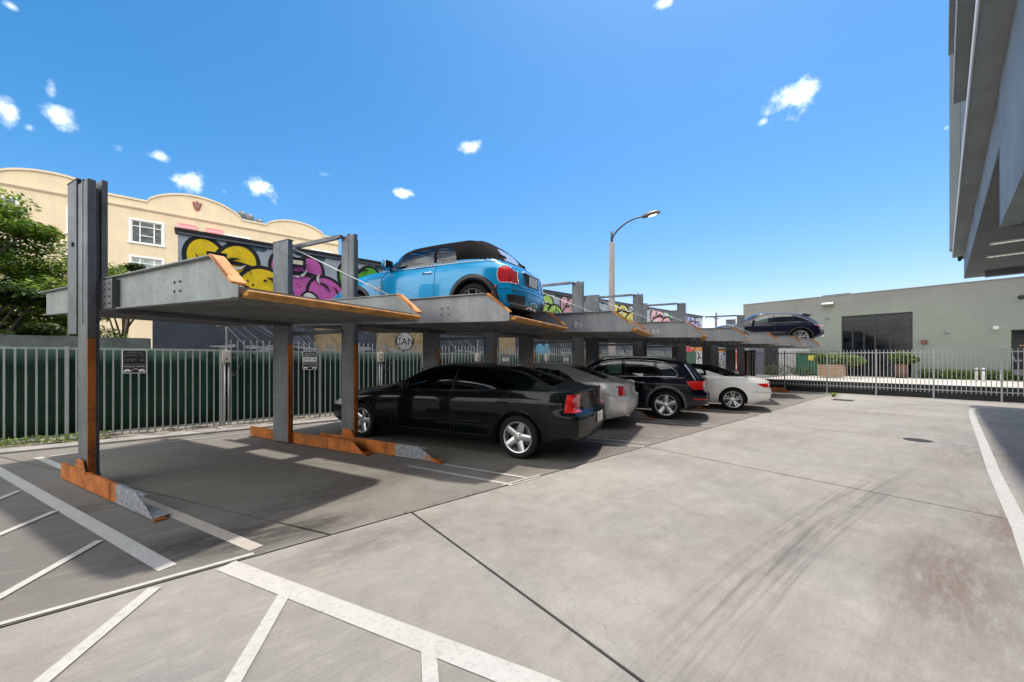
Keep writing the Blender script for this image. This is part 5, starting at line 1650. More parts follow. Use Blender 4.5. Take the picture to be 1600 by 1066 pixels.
# white ladder-like strokes low on the wall
mb = MB()
def stroke(a, b, w, y=-.004, m=0):
    a = Vector(a); b = Vector(b); d = (b - a).normalized(); n = Vector((-d.y, d.x)) * w / 2
    mb.prism([tuple(a - n), tuple(b - n), tuple(b + n), tuple(a + n)], 'y', y, y + .003, m)
for (s0, n_) in ((.45, 5), (1.2, 5), (2.0, 2), (6.7, 6), (8.0, 6), (12.6, 8), (14.3, 8), (16.4, 8), (18.2, 8)):
    for i in range(n_):
        u = s0 + i * .17
        stroke((u, 2.3 + .2 * random.random()), (u + .4 + .35 * random.random(), 1.78 + .15 * random.random()), .008 + .016 * random.random(), -.004 - .0005 * i)
mb.build('painted_strokes', mcol('stroke_grey', (.26, .27, .30)), GW)
mb = MB()
for i in range(60):
    u = .4 + random.random() * 5.0 if i < 26 else 7 + random.random() * 16
    mb.prism(ell(u, 1.75 + random.random() * .09, .12 + .2 * random.random(), .03, random.uniform(-12, 12), 9), 'y', -.016 - .0001 * i, -.013)
mb.build('painted_spray', mcol('spray_grey', (.34, .35, .37)), GW)
# oval black and white lettering, blue patch
mb = MB(); mb.prism(ell(5.26, 2.1, .30, .32), 'y', .0, .015, 0); mb.prism(ell(5.26, 2.1, .275, .295), 'y', -.004, -.001, 1)
mb.build('painted_oval', [C_['black'], mcol('oval_white', (.45, .45, .43))], GW)
text_mesh('CAN', .33, C_['black'], (5.26, -.007, 2.08), (R(90), 0, 0), GW, 'painted_lettering', .0015)
mb = MB()
for i in range(14): mb.prism(ell(11.8 + random.uniform(-.3, .4), 1.95 + random.uniform(-.25, .2), .12, .16, random.random() * 90, 7), 'y', -.008 - .0006 * i, -.006)
mb.build('painted_patch', C_['blue'], GW)
# flood lights on the wall
for (u, z, lb) in ((.27, 4.02, 'square flood light on the yellow part of the painted wall'), (2.05, 4.2, 'square flood light on the pink part of the painted wall')):
    F_ = empty('flood_light', (u, MV - .02, z), 0, lb, 'flood light', 'flood lights on the wall')
    mb = MB(); mb.box(-.2, .2, -.16, -.04, -.1, .12); mb.tube([(0, -.04, 0), (0, 0, 0)], .03, 8); mb.build('housing', M_black, F_, bevel=.01)
    mb = MB(); mb.box(-.12, .12, -.168, -.161, -.055, .06); mb.build('lens', simple('flood_lens', (.75, .72, .5), .3), F_)
    mb = MB(); mb.box(-.2, .2, -.2, -.04, .122, .13); mb.build('visor', M_galv, F_)

# second patterned wall, further along
def pattern_mat():
    t = NT('black_white_pattern')
    w = t.n('ShaderNodeTexNoise'); w.inputs['Scale'].default_value = 3.2; w.inputs['Detail'].default_value = 3; w.inputs['Distortion'].default_value = 2.5
    t.l(t.tc.outputs['Object'], w.inputs['Vector'])
    c = t.ramp(w.outputs['Fac'], (.02, .025, .04), (.62, .62, .66), .47, .5)
    sx = t.n('ShaderNodeSeparateXYZ'); t.l(t.tc.outputs['Object'], sx.inputs[0])
    n = t.noise(8, 4)
    m = t.step(t.math('ADD', sx.outputs[2], t.math('MULTIPLY', n, .3)), 2.18, 2.2)
    c = t.mix(m, c, (.5, .22, .06))
    m = t.step(t.math('ADD', sx.outputs[2], t.math('MULTIPLY', n, .3)), 2.45, 2.47)
    c = t.mix(m, c, (.6, .58, .53))
    t.base(c); t.set(rough=.85); return t.mat
mb = MB(); mb.box(25.8, 31.5, 11.4, 11.6, 0, 2.6)
tag(mb.build('patterned_wall', pattern_mat()), 'wall with black and white swirls under an orange band beyond the white car', 'wall')
mb = MB(); mb.box(24.3, 25.6, 11.3, 12.0, 0, 1.9); mb.box(24.28, 25.62, 11.28, 12.02, 1.9, 1.98)
tag(mb.build('utility_cabinet', simple('cabinet_green', (.06, .12, .09), .5)), 'green utility cabinet in front of the patterned wall', 'cabinet')

# ------------------------------------------------------------------ street lamp
SL = empty('street_lamp', (16.05, 11.3, 0), 0, 'tall concrete street lamp with curved arm rising behind the lifts', 'street lamp')
mb = MB(); n = 8
prof = [(0, .30), (7.45, .17)]
mb.lathe([(0, 0), (0, .21), (7.45, .125), (7.45, 0)], 'z', n=8, smooth=False)
mb.build('pole', simple('pole_concrete', (.36, .33, .30), .85, var=.12, scale=4), SL)
dr = Vector((.768, -.64, 0))
mb = MB(); mb.tube([(0, 0, 7.4), (0, 0, 8.0)], .06, 10)
arm = []
for i in range(13):
    t = i / 12; arm.append(Vector((0, 0, 7.62)) + dr * (1.65 * (t ** 1.25)) + Vector((0, 0, 1.15 * (1 - (1 - t) ** 1.7))))
mb.tube(arm, [.05 - .015 * i / 12 for i in range(13)], 10)
mb.build('arm', simple('arm_metal', (.06, .065, .07), .5, .6), SL)
e = arm[-1]
dirh = (dr + Vector((0, 0, .27))).normalized()
side = Vector((.64, .768, 0)); upv = side.cross(dirh) * -1
if upv.z < 0: upv = -upv
def hp(a, b, c): return e + dirh * a + side * b + upv * c
mb = MB(); vs = []; fs = []
st_ = [(-.1, .06, .06), (0, .13, .12), (.25, .2, .17), (.55, .22, .16), (.75, .18, .11), (.86, .04, .03)]
N = 12
for (a, w_, h_) in st_:
    for k in range(N):
        an = 2 * math.pi * k / N
        z = h_ * math.sin(an); z = max(z, -.05)
        vs.append(hp(a, w_ * math.cos(an), z))
for i in range(len(st_) - 1):
    for k in range(N): fs.append((i * N + k, i * N + (k + 1) % N, (i + 1) * N + (k + 1) % N, (i + 1) * N + k))
fs.append(tuple(range(N))); fs.append(tuple(range((len(st_) - 1) * N, len(st_) * N)))
mb.add(vs, fs, 0, True); mb.build('lamp_head', simple('lamp_head_grey', (.1, .1, .09), .5, .4), SL)
t = NT('lamp_lens_lit'); t.base((.8, .8, .75)); t.bsdf.inputs['Emission Color'].default_value = (1, .97, .85, 1); t.bsdf.inputs['Emission Strength'].default_value = 1.2
mb = MB(); mb.add([hp(a, b, -.062) for a, b in ((.25, -.11), (.62, -.11), (.62, .11), (.25, .11))] + [hp(a, b, -.052) for a, b in ((.25, -.11), (.62, -.11), (.62, .11), (.25, .11))],
                  [(0, 1, 2, 3), (0, 1, 5, 4), (1, 2, 6, 5), (2, 3, 7, 6), (3, 0, 4, 7)]); mb.build('lamp_lens', t.mat, SL)

# ------------------------------------------------------------------ cream apartment building
def stucco(name, col, var=.06, streaks=.25, sc=.8):
    t = NT(name)
    n = t.noise(sc, 6, .6); st = t.noise(1.4, 6, .7, t.mapv((2.2, 2.2, .18)))
    c = t.ramp(n, tuple(x * (1 - var) for x in col), tuple(x * (1 + var) for x in col), .35, .65)
    c = t.mix(t.step(st, .5, .75, 0, streaks), c, tuple(x * .55 for x in col))
    t.base(c); t.set(rough=.9, spec=.2); t.bump(t.noise(55, 4), .25, .01)
    return t.mat
M_cream = stucco('cream_stucco', (.61, .51, .36), .05, .25)
M_creamtrim = stucco('cream_trim', (.60, .52, .39), .04, .25)
M_win = glass('building_glass', (.1, .12, .14), 1.6)
def winglass(name, a, b):
    t = NT(name); t.base(t.ramp(t.noise(1.4, 2, .5, t.mapv((1, 1, 3))), a, b, .4, .6)); t.set(rough=.08, spec=.45); return t.mat
M_wg_dark = winglass('window_pane_dark', (.01, .014, .018), (.05, .07, .08))
M_wg_black = winglass('door_pane_black', (.003, .004, .005), (.012, .016, .02)); M_wg_black.node_tree.nodes['Principled BSDF'].inputs['Specular IOR Level'].default_value = .25
M_wg_light = winglass('window_pane_curtained', (.16, .22, .22), (.32, .38, .36))
AV = 40.0
A = empty('apartment_building', (0, AV, 0), 0, 'cream apartment building with curved parapets behind the painted wall', 'building')
wins = []
for row, (z0, z1) in enumerate(((10.4, 12.05), (7.6, 9.25), (4.8, 6.45))):
    for uc, w in ((-17.5, 1.9), (-10.4, 1.75), (-6.4, 1.65), (-3.3, 1.7), (2.25, 1.7), (9.0, 1.7), (5.6, 1.4)):
        if uc == 5.6 and row == 0: continue
        wins.append((uc - w / 2, uc + w / 2, z0, z1, row))
# wall with real openings: strips between windows
mb = MB()
rows = [(0, 4.8), (4.8, 6.45), (6.45, 7.6), (7.6, 9.25), (9.25, 10.4), (10.4, 12.05), (12.05, 13.55)]
for (z0, z1) in rows:
    cuts = sorted([(a, b) for a, b, c, d, r in wins if abs(c - z0) < .01])
    x = -24
    for a, b in cuts:
        mb.box(x, a, 0, .35, z0, z1); x = b
    mb.box(x, 10.5, 0, .35, z0, z1)
mb.box(10.15, 10.5, .35, 16, 0, 13.55); mb.box(-24, -23.7, .35, 16, 0, 13.55); mb.box(-23.7, 10.15, 15.7, 16, 0, 13.55); mb.box(-23.9, 10.4, .2, 15.9, 13.0, 13.2)
mb.build('wall', M_cream, A)
def para(u):
    for c, hw_, h in ((-19.3, 2.9, 1.15), (-7.9, 2.3, .65), (-.35, 2.9, 1.25), (6.8, 2.3, .8)):
        if abs(u - c) < hw_:
            q = abs(u - c) / hw_
            return .14 + h * (1 - q * q) ** .8 * .85
    return 0
mb = MB(); mc = MB()
N = 420; us_ = [-24 + 34.5 * i / N for i in range(N + 1)]
for i in range(N):
    a, b = us_[i], us_[i + 1]; ha, hb = 13.56 + para(a), 13.56 + para(b)
    mb.add([(a, 0.0, 13.55), (b, 0.0, 13.55), (b, 0.0, hb), (a, 0.0, ha), (a, .3, 13.55), (b, .3, 13.55), (b, .3, hb), (a, .3, ha)], [(0, 1, 2, 3), (4, 7, 6, 5), (3, 2, 6, 7)])
    mc.add([(a, -.10, ha - .0), (b, -.10, hb), (b, -.10, hb + .14), (a, -.10, ha + .14), (a, .36, ha), (b, .36, hb), (b, .36, hb + .14), (a, .36, ha + .14)], [(0, 1, 2, 3), (3, 2, 6, 7), (4, 7, 6, 5), (0, 4, 5, 1)])
mb.build('parapet', M_cream, A); mc.build('parapet_coping', M_creamtrim, A)
mb = MB(); mb.prism([(-.16, 13.05), (-.16, 12.98), (-.04, 12.86), (-.002, 12.86), (-.002, 13.05)], 'x', -24.1, 10.62)
mb.prism([(10.502, 12.86), (10.54, 12.86), (10.66, 12.98), (10.66, 13.05), (10.502, 13.05)], 'y', -.16, 16)
mb.build('cornice', M_creamtrim, A)
mb = MB(); P = [(-.35 + .30 * x, 14.05 + .42 * z) for x, z in ((-1, .55), (-.8, .75), (-.45, .6), (0, 1.0), (.45, .6), (.8, .75), (1, .55), (.8, -.1), (.5, -.7), (0, -1.05), (-.5, -.7), (-.8, -.1))]
mb.prism(P, 'y', -.06, -.002); P2 = [(-.35 + (a + .35) * .6, 14.05 + (b - 14.05) * .6) for a, b in P]; mb.prism(P2, 'y', -.1, -.061, 1)
mb.build('shield_ornament', [simple('shield_red', (.28, .07, .06), .8), simple('shield_grey', (.2, .13, .13), .8)], A)
for (a, b, z0, z1, row) in wins:
    mb = MB(); f = .13
    mb.box(a - f, b + f, -.05, -.002, z1, z1 + f); mb.box(a - f - .06, b + f + .06, -.12, -.002, z0 - f, z0); mb.box(a - f, a, -.05, -.002, z0, z1); mb.box(b, b + f, -.05, -.002, z0, z1)
    w_ = mb.build('window', M_white_trim, A)
    mb = MB(); w = b - a
    for x in (a + .03, a + w * .27, b - w * .27, b - .03): mb.box(x - .03, x + .03, .08, .14, z0, z1)
    for z in (z0 + .03, z1 - .03): mb.box(a, b, .085, .135, z - .03, z + .03)
    mb.box(a, b, .09, .13, z1 - .42, z1 - .37)
    mb.box(a + w * .27, b - w * .27, .088, .132, z0 + .55, z0 + .6)
    mb.build('window_frame', M_white_trim, w_)
    mb = MB(); mb.box(a, b, .105, .115, z0, z1); mb.build('pane', M_wg_dark if row == 0 else M_wg_light, w_)
for c in (-.95, .78):
    mb = MB(); mb.prism([(-.65, 11.95), (-.65, 11.72), (-.003, 12.2), (-.003, 12.42)], 'x', c - .55, c + .55)
    mb.build('awning', simple('awning_pink', (.55, .16, .18), .8), A)
def leaf_dummy(): pass
DISH = ['dark dish just left of the nearest post on the cream roof', 'dark dish just right of the nearest post top on the cream roof', 'second dish from the left in the cluster right of the shield parapet', 'leftmost dish in the cluster right of the shield parapet',
        'third and largest dish in the cluster right of the shield parapet', 'rightmost dish in the cluster right of the shield parapet', 'dish on the cream roof at the left edge of the photo']
for k_, (u, r, z) in enumerate(((-6.2, .32, 13.9), (-4.3, .28, 13.75), (2.7, .33, 14.45), (2.2, .3, 14.3), (3.25, .38, 14.3), (4.0, .30, 14.1), (-12.0, .35, 14.2))):
    D_ = empty('satellite_dish', (u, AV + 1.2, 13.2), 0, DISH[k_], 'satellite dish', 'satellite dishes on the roof')
    mb = MB(); mb.tube([(0, 0, 0), (0, 0, z - 13.3)], .04, 8); mb.build('mast', M_galv_dark, D_)
    mb = MB(); mb.lathe([(0, 0), (.02, r * .5), (.08, r), (.1, r), (.04, r * .5), (.03, 0)], 'y', c=(0, -.1, z - 13.2), n=20); mb.build('dish', simple('dish_grey', (.08, .09, .1), .5), D_)

# ------------------------------------------------------------------ green building behind the far fence
GU = 30.0
M_greenw = stucco('green_stucco', (.33, .40, .35), .05, .25)
def green_mat():
    t = NT('green_grey_stucco')
    sx = t.n('ShaderNodeSeparateXYZ'); t.l(t.tc.outputs['Object'], sx.inputs[0])
    n = t.noise(.55, 6, .6); st = t.noise(1.6, 6, .7, t.mapv((1, 2.0, .15)))
    h = t.math('ADD', sx.outputs[2], t.math('MULTIPLY_ADD', n, 2.4, -1.2))
    c = t.mix(t.step(h, 3.7, 4.5), (.245, .28, .245), (.24, .24, .222))
    c = t.mix(t.step(t.noise(.8, 7, .7), .45, .65, 0, .45), c, (.30, .31, .28))
    c = t.mix(t.math('MULTIPLY', t.step(st, .5, .7, 0, .35), t.step(sx.outputs[2], 3.0, 5.4)), c, (.2, .2, .19))
    t.base(c); t.set(rough=.9, spec=.2); t.bump(t.noise(40, 4), .25, .01); return t.mat
M_greenb = green_mat()
Gb = empty('green_building', (GU, 0, .4), 0, 'low grey-green stucco building with dark glazed doors beyond the far fence', 'building')
def gz(v): return 5.43 - .4 - .1 * (9.9 - v) / 12
mb = MB()
def wallbox(v0, v1, z0, z1): mb.box(0, .3, v0, v1, z0 - .4, z1 - .4)
wallbox(4.54, 9.9, .4, 5.4); wallbox(1.58, 4.54, 4.1, 5.4); wallbox(-1.66, 1.58, .4, 5.4); wallbox(-4.6, -1.66, 2.9, 5.4); wallbox(-20, -4.6, .4, 5.4)
mb.box(.3, 16, 9.6, 9.9, 0, 5.0); mb.box(.3, 16, -20, -19.7, 0, 5.0); mb.box(15.7, 16, -19.7, 9.6, 0, 5.0); mb.box(.3, 15.7, -19.7, 9.6, 4.6, 4.75)
mb.build('wall', M_greenb, Gb)
mb = MB(); mb.box(-.03, .34, -20.05, 9.94, 5.002, 5.04); mb.build('parapet_coping', simple('coping_metal', (.3, .31, .3), .5, .3), Gb)
M_frame = simple('dark_door_frame', (.018, .02, .025), .45, .2)
mb = MB()
for v in (1.60, 3.07, 4.52): mb.box(.08, .17, v - .04, v + .04, 0, 3.7)
for v in (2.0, 2.45, 3.55, 4.05): mb.box(.09, .16, v - .035, v + .035, 0, 2.85)
for z in (2.87, 3.66, .04): mb.box(.085, .165, 1.58, 4.54, z - .05, z + .05)
g = mb.build('glazed_door', M_frame, Gb)
mb = MB(); mb.box(.11, .125, 1.6, 4.5, .05, 3.66); mb.build('pane', M_wg_black, g)
mb = MB()
for v in (-1.70, -3.1, -4.56): mb.box(.08, .17, v - .04, v + .04, 0, 2.5)
mb.box(.08, .17, -4.6, -1.66, 2.42, 2.5)
g = mb.build('glazed_door', M_frame, Gb)
mb = MB(); mb.box(.11, .125, -4.56, -1.7, .02, 2.42); mb.build('pane', M_wg_black, g)
mb = MB(); mb.box(.105, .109, -2.6, -1.9, 1.72, 1.76); mb.build('door_strip', simple('strip_orange', (.5, .2, .08), .6), g)
mb = MB(); mb.box(-.02, -.002, 6.1, 7.75, 0, 2.05); mb.build('pale_panel', simple('panel_pale', (.45, .45, .45), .8), Gb)
mb = MB(); mb.box(-.02, -.002, 7.8, 8.6, 0, 2.1); mb.build('dark_door', M_frame, Gb)
mb = MB(); mb.box(-.02, -.002, 8.62, 9.5, 0, 2.1); mb.build('grey_door', simple('door_mauve', (.13, .13, .18), .7), Gb)
for (v, z, r, nm, lab, cat, col) in ((5.17, 4.9, .0, 'wall_light', 'wall light on the green building above the glazed doors', 'wall light', (.5, .5, .47)),
                                (-1.2, 3.02, .11, 'security_camera', 'white dome camera on the green wall left of the right-hand door', 'camera', (.6, .6, .58)),
                                (.35, 2.92, .09, 'wall_vent', 'small round vent on the green wall right of the glazed doors', 'vent', (.25, .28, .26)),
                                (5.2, 4.05, .08, 'wall_vent', 'small round vent on the green wall left of the glazed doors', 'vent', (.22, .24, .23)),
                                (1.15, 2.42, .0, 'fire_bell', 'small dark red box on the green wall beside the glazed doors', 'bell', (.15, .05, .04)),
                                (-1.95, 4.45, .1, 'wall_speaker', 'small black fitting high on the right end of the green wall', 'speaker', (.02, .02, .02))):
    mb = MB()
    if r: mb.lathe([(0, r), (-.05, r), (-.1, r * .6), (-.11, 0)], 'x', n=16)
    elif nm == 'wall_light': mb.prism([(0, -.08), (0, .12), (-.2, .10), (-.28, .02), (-.28, -.03)], 'y', -.28, .28)
    else: mb.box(-.12, 0, -.12, .12, -.1, .1)
    o = mb.build(nm, simple(nm + '_mat', col, .5), bevel=.01); o.location = (GU - .003, v, z)
    tag(o, lab, cat)
mb = MB(); mb.prism([(3.7, 0), (5.6, 0), (5.3, .17), (4.0, .17)], 'x', 0, 1.2)
o = mb.build('roof_vent', simple('roof_unit_dark', (.04, .045, .05), .6)); o.location = (GU + 1.0, .3, 5.45); tag(o, 'dark low unit on the roof of the green building', 'roof unit')

# ------------------------------------------------------------------ tall building overhanging the driveway on the right
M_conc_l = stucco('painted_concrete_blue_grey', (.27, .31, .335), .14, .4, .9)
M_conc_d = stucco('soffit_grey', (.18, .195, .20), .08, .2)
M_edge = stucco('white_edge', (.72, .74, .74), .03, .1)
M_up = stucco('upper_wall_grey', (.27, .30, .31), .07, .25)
T = empty('overhanging_building', (0, 0, 0), 0, 'tall grey concrete building overhanging the right side of the driveway', 'building')
T.rotation_euler = (0, 0, R(1.0))
UE = 20.4
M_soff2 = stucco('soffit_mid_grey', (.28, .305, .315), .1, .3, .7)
def tb(name, mat, *boxes, bevel=0.0):
    mb = MB()
    for b in boxes: mb.box(*b)
    return mb.build(name, mat, T, bevel=bevel)
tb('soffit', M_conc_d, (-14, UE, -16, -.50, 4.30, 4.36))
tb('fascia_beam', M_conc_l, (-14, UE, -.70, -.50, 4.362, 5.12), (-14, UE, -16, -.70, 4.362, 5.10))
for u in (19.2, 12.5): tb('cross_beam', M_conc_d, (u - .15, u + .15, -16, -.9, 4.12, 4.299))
tb('slab_soffit', M_soff2, (-14, UE + .3, -.50, -.252, 5.121, 5.29))
tb('slab_edge', M_edge, (-14, UE + .32, -.25, -.235, 5.10, 5.33))
tb('upper_wall', M_up, (-14, UE - .2, -16, -.41, 5.30, 16))
tb('upper_balcony', M_soff2, (-14, 15.4, -.405, -.20, 8.3, 9.4))
tb('balcony_edge', M_edge, (-14, 15.42, -.198, -.18, 8.28, 8.38))
tb('upper_balcony', M_up, (-14, 18.9, -.405, -.135, 11.5, 12.6))
tb('end_fin', M_up, (19.9, UE + .02, -.405, -.17, 5.31, 16))
tb('hanging_wall', M_conc_l, (-14, 7.9, -.66, -.485, 3.2, 5.118), bevel=.004)
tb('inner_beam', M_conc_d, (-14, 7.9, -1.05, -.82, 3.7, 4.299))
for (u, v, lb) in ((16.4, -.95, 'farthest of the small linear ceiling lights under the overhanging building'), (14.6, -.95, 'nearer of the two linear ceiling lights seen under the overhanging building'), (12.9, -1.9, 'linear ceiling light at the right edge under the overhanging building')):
    D_ = empty('ceiling_light', (u, v, 4.3), 0, lb, 'ceiling light', 'ceiling lights in the soffit')
    mb = MB(); mb.box(-.1, .1, -.45, .45, -.04, -.002); mb.build('frame', M_white_trim, D_)
    t = NT('soffit_light'); t.base((.8, .78, .7)); t.bsdf.inputs['Emission Color'].default_value = (1, .95, .8, 1); t.bsdf.inputs['Emission Strength'].default_value = .12
    mb = MB()
    for i in range(8): mb.box(-.07, .07, -.41 + i * .105, -.33 + i * .105, -.046, -.041)
    mb.build('diffuser', t.mat, D_)
mb = MB(); mb.box(-.06, .1, -.35, .0, -.06, 0); mb.ball((.02, -.05, -.09), .05); o = mb.build('security_light', M_black, bevel=.01); o.location = (UE + .2, .0, 5.10)
tag(o, 'small dark light under the far corner of the white-edged slab', 'light')
# supports far right, out of the driveway
mb = MB()
for u in (-9, -1, 7, 15): mb.box(u - .3, u + .3, -9.6, -9.0, 0, 4.299)
mb.box(-14, UE, -16, -15.7, 0, 4.299)
mb.build('column', M_conc_l, T)

# ------------------------------------------------------------------ plants
def leaf_cloud(mb, centres, n, size, flat=.5, rnd=random):
    for _ in range(n):
        c, r = rnd.choice(centres)
        while True:
            p = Vector((rnd.uniform(-1, 1), rnd.uniform(-1, 1), rnd.uniform(-1, 1)))
            if .25 < p.length < 1: break
        p = Vector((p.x * r[0], p.y * r[1], p.z * r[2])) + Vector(c)
        s = size * rnd.uniform(.6, 1.4)
        nrm = Vector((rnd.gauss(0, 1) * flat, rnd.gauss(0, 1) * flat, 1)).normalized()
        a = nrm.orthogonal().normalized(); a.rotate(Matrix.Rotation(rnd.random() * 6.28, 3, nrm)); b = nrm.cross(a)
        o = len(mb.v)
        for q in (-a * s, -a * s * .2 + b * s * .35, a * s, -a * s * .2 - b * s * .35): mb.v.append(tuple(p + q))
        mb.f.append([o, o + 1, o + 2, o + 3]); mb.m.append(0); mb.sm.append(False)
M_leaf_b = leafmat('leaves_bright', (.035, .08, .014), (.12, .21, .028), (.34, .42, .07))
M_leaf_d = leafmat('leaves_dark', (.012, .03, .010), (.04, .075, .018), (.11, .16, .04))
M_bark = simple('bark', (.10, .075, .055), .9, var=.3, scale=12, bump=.6, bscale=30)
def tree(loc, h, spread, label, leaves, nclump, nleaf, size, mat, trunk_r=.16, seed=3, name='leafy_tree', low=.35, flat=.5, group=None):
    rnd = random.Random(seed)
    T_ = empty(name, loc, 0, label, 'tree', group)
    mb = MB()
    mb.tube([(0, 0, -.1), (.05, .03, h * .2), (-.04, .05, h * .42), (0.03, 0, h * .6)], [trunk_r * 1.25, trunk_r, trunk_r * .8, trunk_r * .55], 10)
    cl = []
    for i in range(nclump):
        an = rnd.random() * 6.28; q = rnd.random() ** .5
        z = h * (low + (1 - low) * rnd.random())
        env = math.sin(math.pi * min(.97, max(.12, (z / h - low) / (1 - low) * .82 + .16))) ** .6
        x = math.cos(an) * spread * q * env; y = math.sin(an) * spread * q * env
        r = rnd.uniform(.16, .32) * spread
        cl.append(((x, y, z), (r, r, r * .42)))
        if i % 2 == 0:
            s = Vector((0, 0, h * rnd.uniform(.25, .55)))
            mb.tube([s, s.lerp(Vector((x, y, z)), .5) + Vector((0, 0, .1)), (x, y, z)], [trunk_r * .4, trunk_r * .22, trunk_r * .08], 6)
    mb.build('trunk', M_bark, T_)
    mb = MB(); leaf_cloud(mb, cl, nleaf, size, flat, rnd)
    mb.build('crown', mat, T_, fixn=False)
    return T_
tree((-5.9, 18.2, 0), 6.3, 3.6, 'bright green feathery tree in front of the cream building at the left', None, 110, 95000, .085, M_leaf_b, .2, 5, low=.18, flat=.55)
tree((-10.5, 16.5, 0), 4.6, 3.0, 'leafy green tree at the far left edge behind the fence', None, 40, 26000, .085, M_leaf_b, .18, 9, low=.2)
tree((-2.2, 19.5, 0), 4.95, 1.1, 'low dark tree top showing just above the nearest lift girder', None, 12, 3500, .08, M_leaf_d, .1, 12, low=.72)
tree((-4.0, 14.2, 0), 3.3, 1.9, 'dark bushy tree behind the fence beside the nearest post', None, 26, 14000, .08, M_leaf_d, .12, 21, low=.15)
tree((-7.2, 13.6, 0), 3.0, 2.0, 'dark bush behind the left end of the fence', None, 24, 14000, .08, M_leaf_d, .12, 22, low=.12)
for i, (u, v, h, s) in enumerate(((62, 22, 6.6, 4), (70, 22, 6.5, 4), (57, 24, 6.2, 3.2), (66, 14, 5.8, 3.5))):
    tree((u, v, 0), h, s, ('distant green tree left of the small red building', 'distant tree just left of the green building', 'distant tree behind the far end of the painted wall', 'distant low tree directly behind the raised dark blue car')[i], None, 18, 5000, .22, M_leaf_d, .2, 40 + i, low=.3, group='distant trees')
# small red-walled building far away
mb = MB(); mb.box(44, 50, 17.2, 21.0, 0, 5.0)
t = NT('red_mural_far'); t.base(t.ramp(t.noise(1.1, 5, .7, None, 1.0), (.35, .04, .04), (.55, .42, .40), .5, .58)); t.set(rough=.8)
tag(mb.build('red_building', t.mat), 'small red patterned building in the distance beyond the painted wall', 'building')
for (u, v, z) in ((45.5, 21.2, 6.6), (46, 18.0, 6.9)):
    mb = MB(); mb.tube([(0, 0, 0), (0, 0, z)], .09, 8); mb.box(-.6, .6, -.05, .05, z - .7, z - .6)
    o = mb.build('utility_pole', M_bark); o.location = (u, v, 0); tag(o, 'thin distant utility pole, %s of two' % ('left' if v > 20 else 'right'), 'utility pole', 'distant utility poles')

def ground_cover(name, label, x0, x1, y0, y1, z0, h, n, size, mat, seed=1, kind='stuff'):
    rnd = random.Random(seed); mb = MB()
    for _ in range(n):
        p = Vector((rnd.uniform(x0, x1), rnd.uniform(y0, y1), z0 + rnd.random() ** 1.6 * h))
        s = size * rnd.uniform(.5, 1.4)
        nrm = Vector((rnd.gauss(0, .6), rnd.gauss(0, .6), 1)).normalized(); a = nrm.orthogonal().normalized(); a.rotate(Matrix.Rotation(rnd.random() * 6.28, 3, nrm)); b = nrm.cross(a)
        o = len(mb.v)
        for q in (-a * s, b * s * .5, a * s, -b * s * .5): mb.v.append(tuple(p + q))
        mb.f.append([o, o + 1, o + 2, o + 3]); mb.m.append(0); mb.sm.append(False)
    o = mb.build(name, mat, fixn=False)
    return tag(o, label, 'ground cover', kind=kind)
ground_cover('ground_cover', 'low yellow-green ground cover along the foot of the left fence', -5.0, -1.3, 9.92, 10.26, .04, .14, 2600, .022, M_leaf_b, 3)
ground_cover('ground_cover', 'sparse dry litter along the foot of the fence', -1.3, 20, 9.92, 10.28, .05, .05, 2600, .018, leafmat('dry_litter', (.12, .10, .07), (.2, .18, .14), (.35, .33, .28)), 4)
ground_cover('hedge_strip', 'green planting strip along the foot of the green building', 29.2, 29.85, -4.5, 1.3, .45, .5, 9000, .05, M_leaf_b, 6)

def strap_plant(loc, n, ln, label, mat, seed=1, w=.03):
    rnd = random.Random(seed); mb = MB()
    for i in range(n):
        a = rnd.random() * 6.28; l = ln * rnd.uniform(.6, 1.1); k = 6; lean = rnd.uniform(.45, 1.0)
        vs = []; d = Vector((math.cos(a), math.sin(a), 0)); s = Vector((-d.y, d.x, 0))
        for j in range(k + 1):
            t = j / k; p = d * (l * lean * t) + Vector((0, 0, l * (t * 1.1 - t * t * (.5 + .5 * lean))))
            ww = w * (1 - t) ** .7
            vs += [p - s * ww, p + s * ww]
        mb.add(vs, [(2 * j, 2 * j + 1, 2 * j + 3, 2 * j + 2) for j in range(k)])
    o = mb.build('strap_plant', mat, fixn=False); o.location = loc
    return tag(o, label, 'plant')
strap_plant((19.2, 3.15, 0), 34, .42, 'spiky yellow-green weed growing from the driveway joint by the far fence', M_leaf_b, 3, .022)
rnd = random.Random(5)
mb = MB()
for (u, v) in ((1.75, 3.42), (1.82, 3.43), (2.22, 3.43), (2.3, 3.42), (1.5, 3.43), (3.0, 3.42)):
    for i in range(9):
        a = rnd.random() * 6.28; l = rnd.uniform(.015, .045)
        mb.add([(u, v - .003, 0), (u, v + .003, 0), (u + math.cos(a) * l, v + math.sin(a) * l, l * .9)], [(0, 1, 2)])
tag(mb.build('joint_weeds', M_leaf_d, fixn=False), 'tiny dark weeds in the pavement joint', 'weeds', kind='stuff')

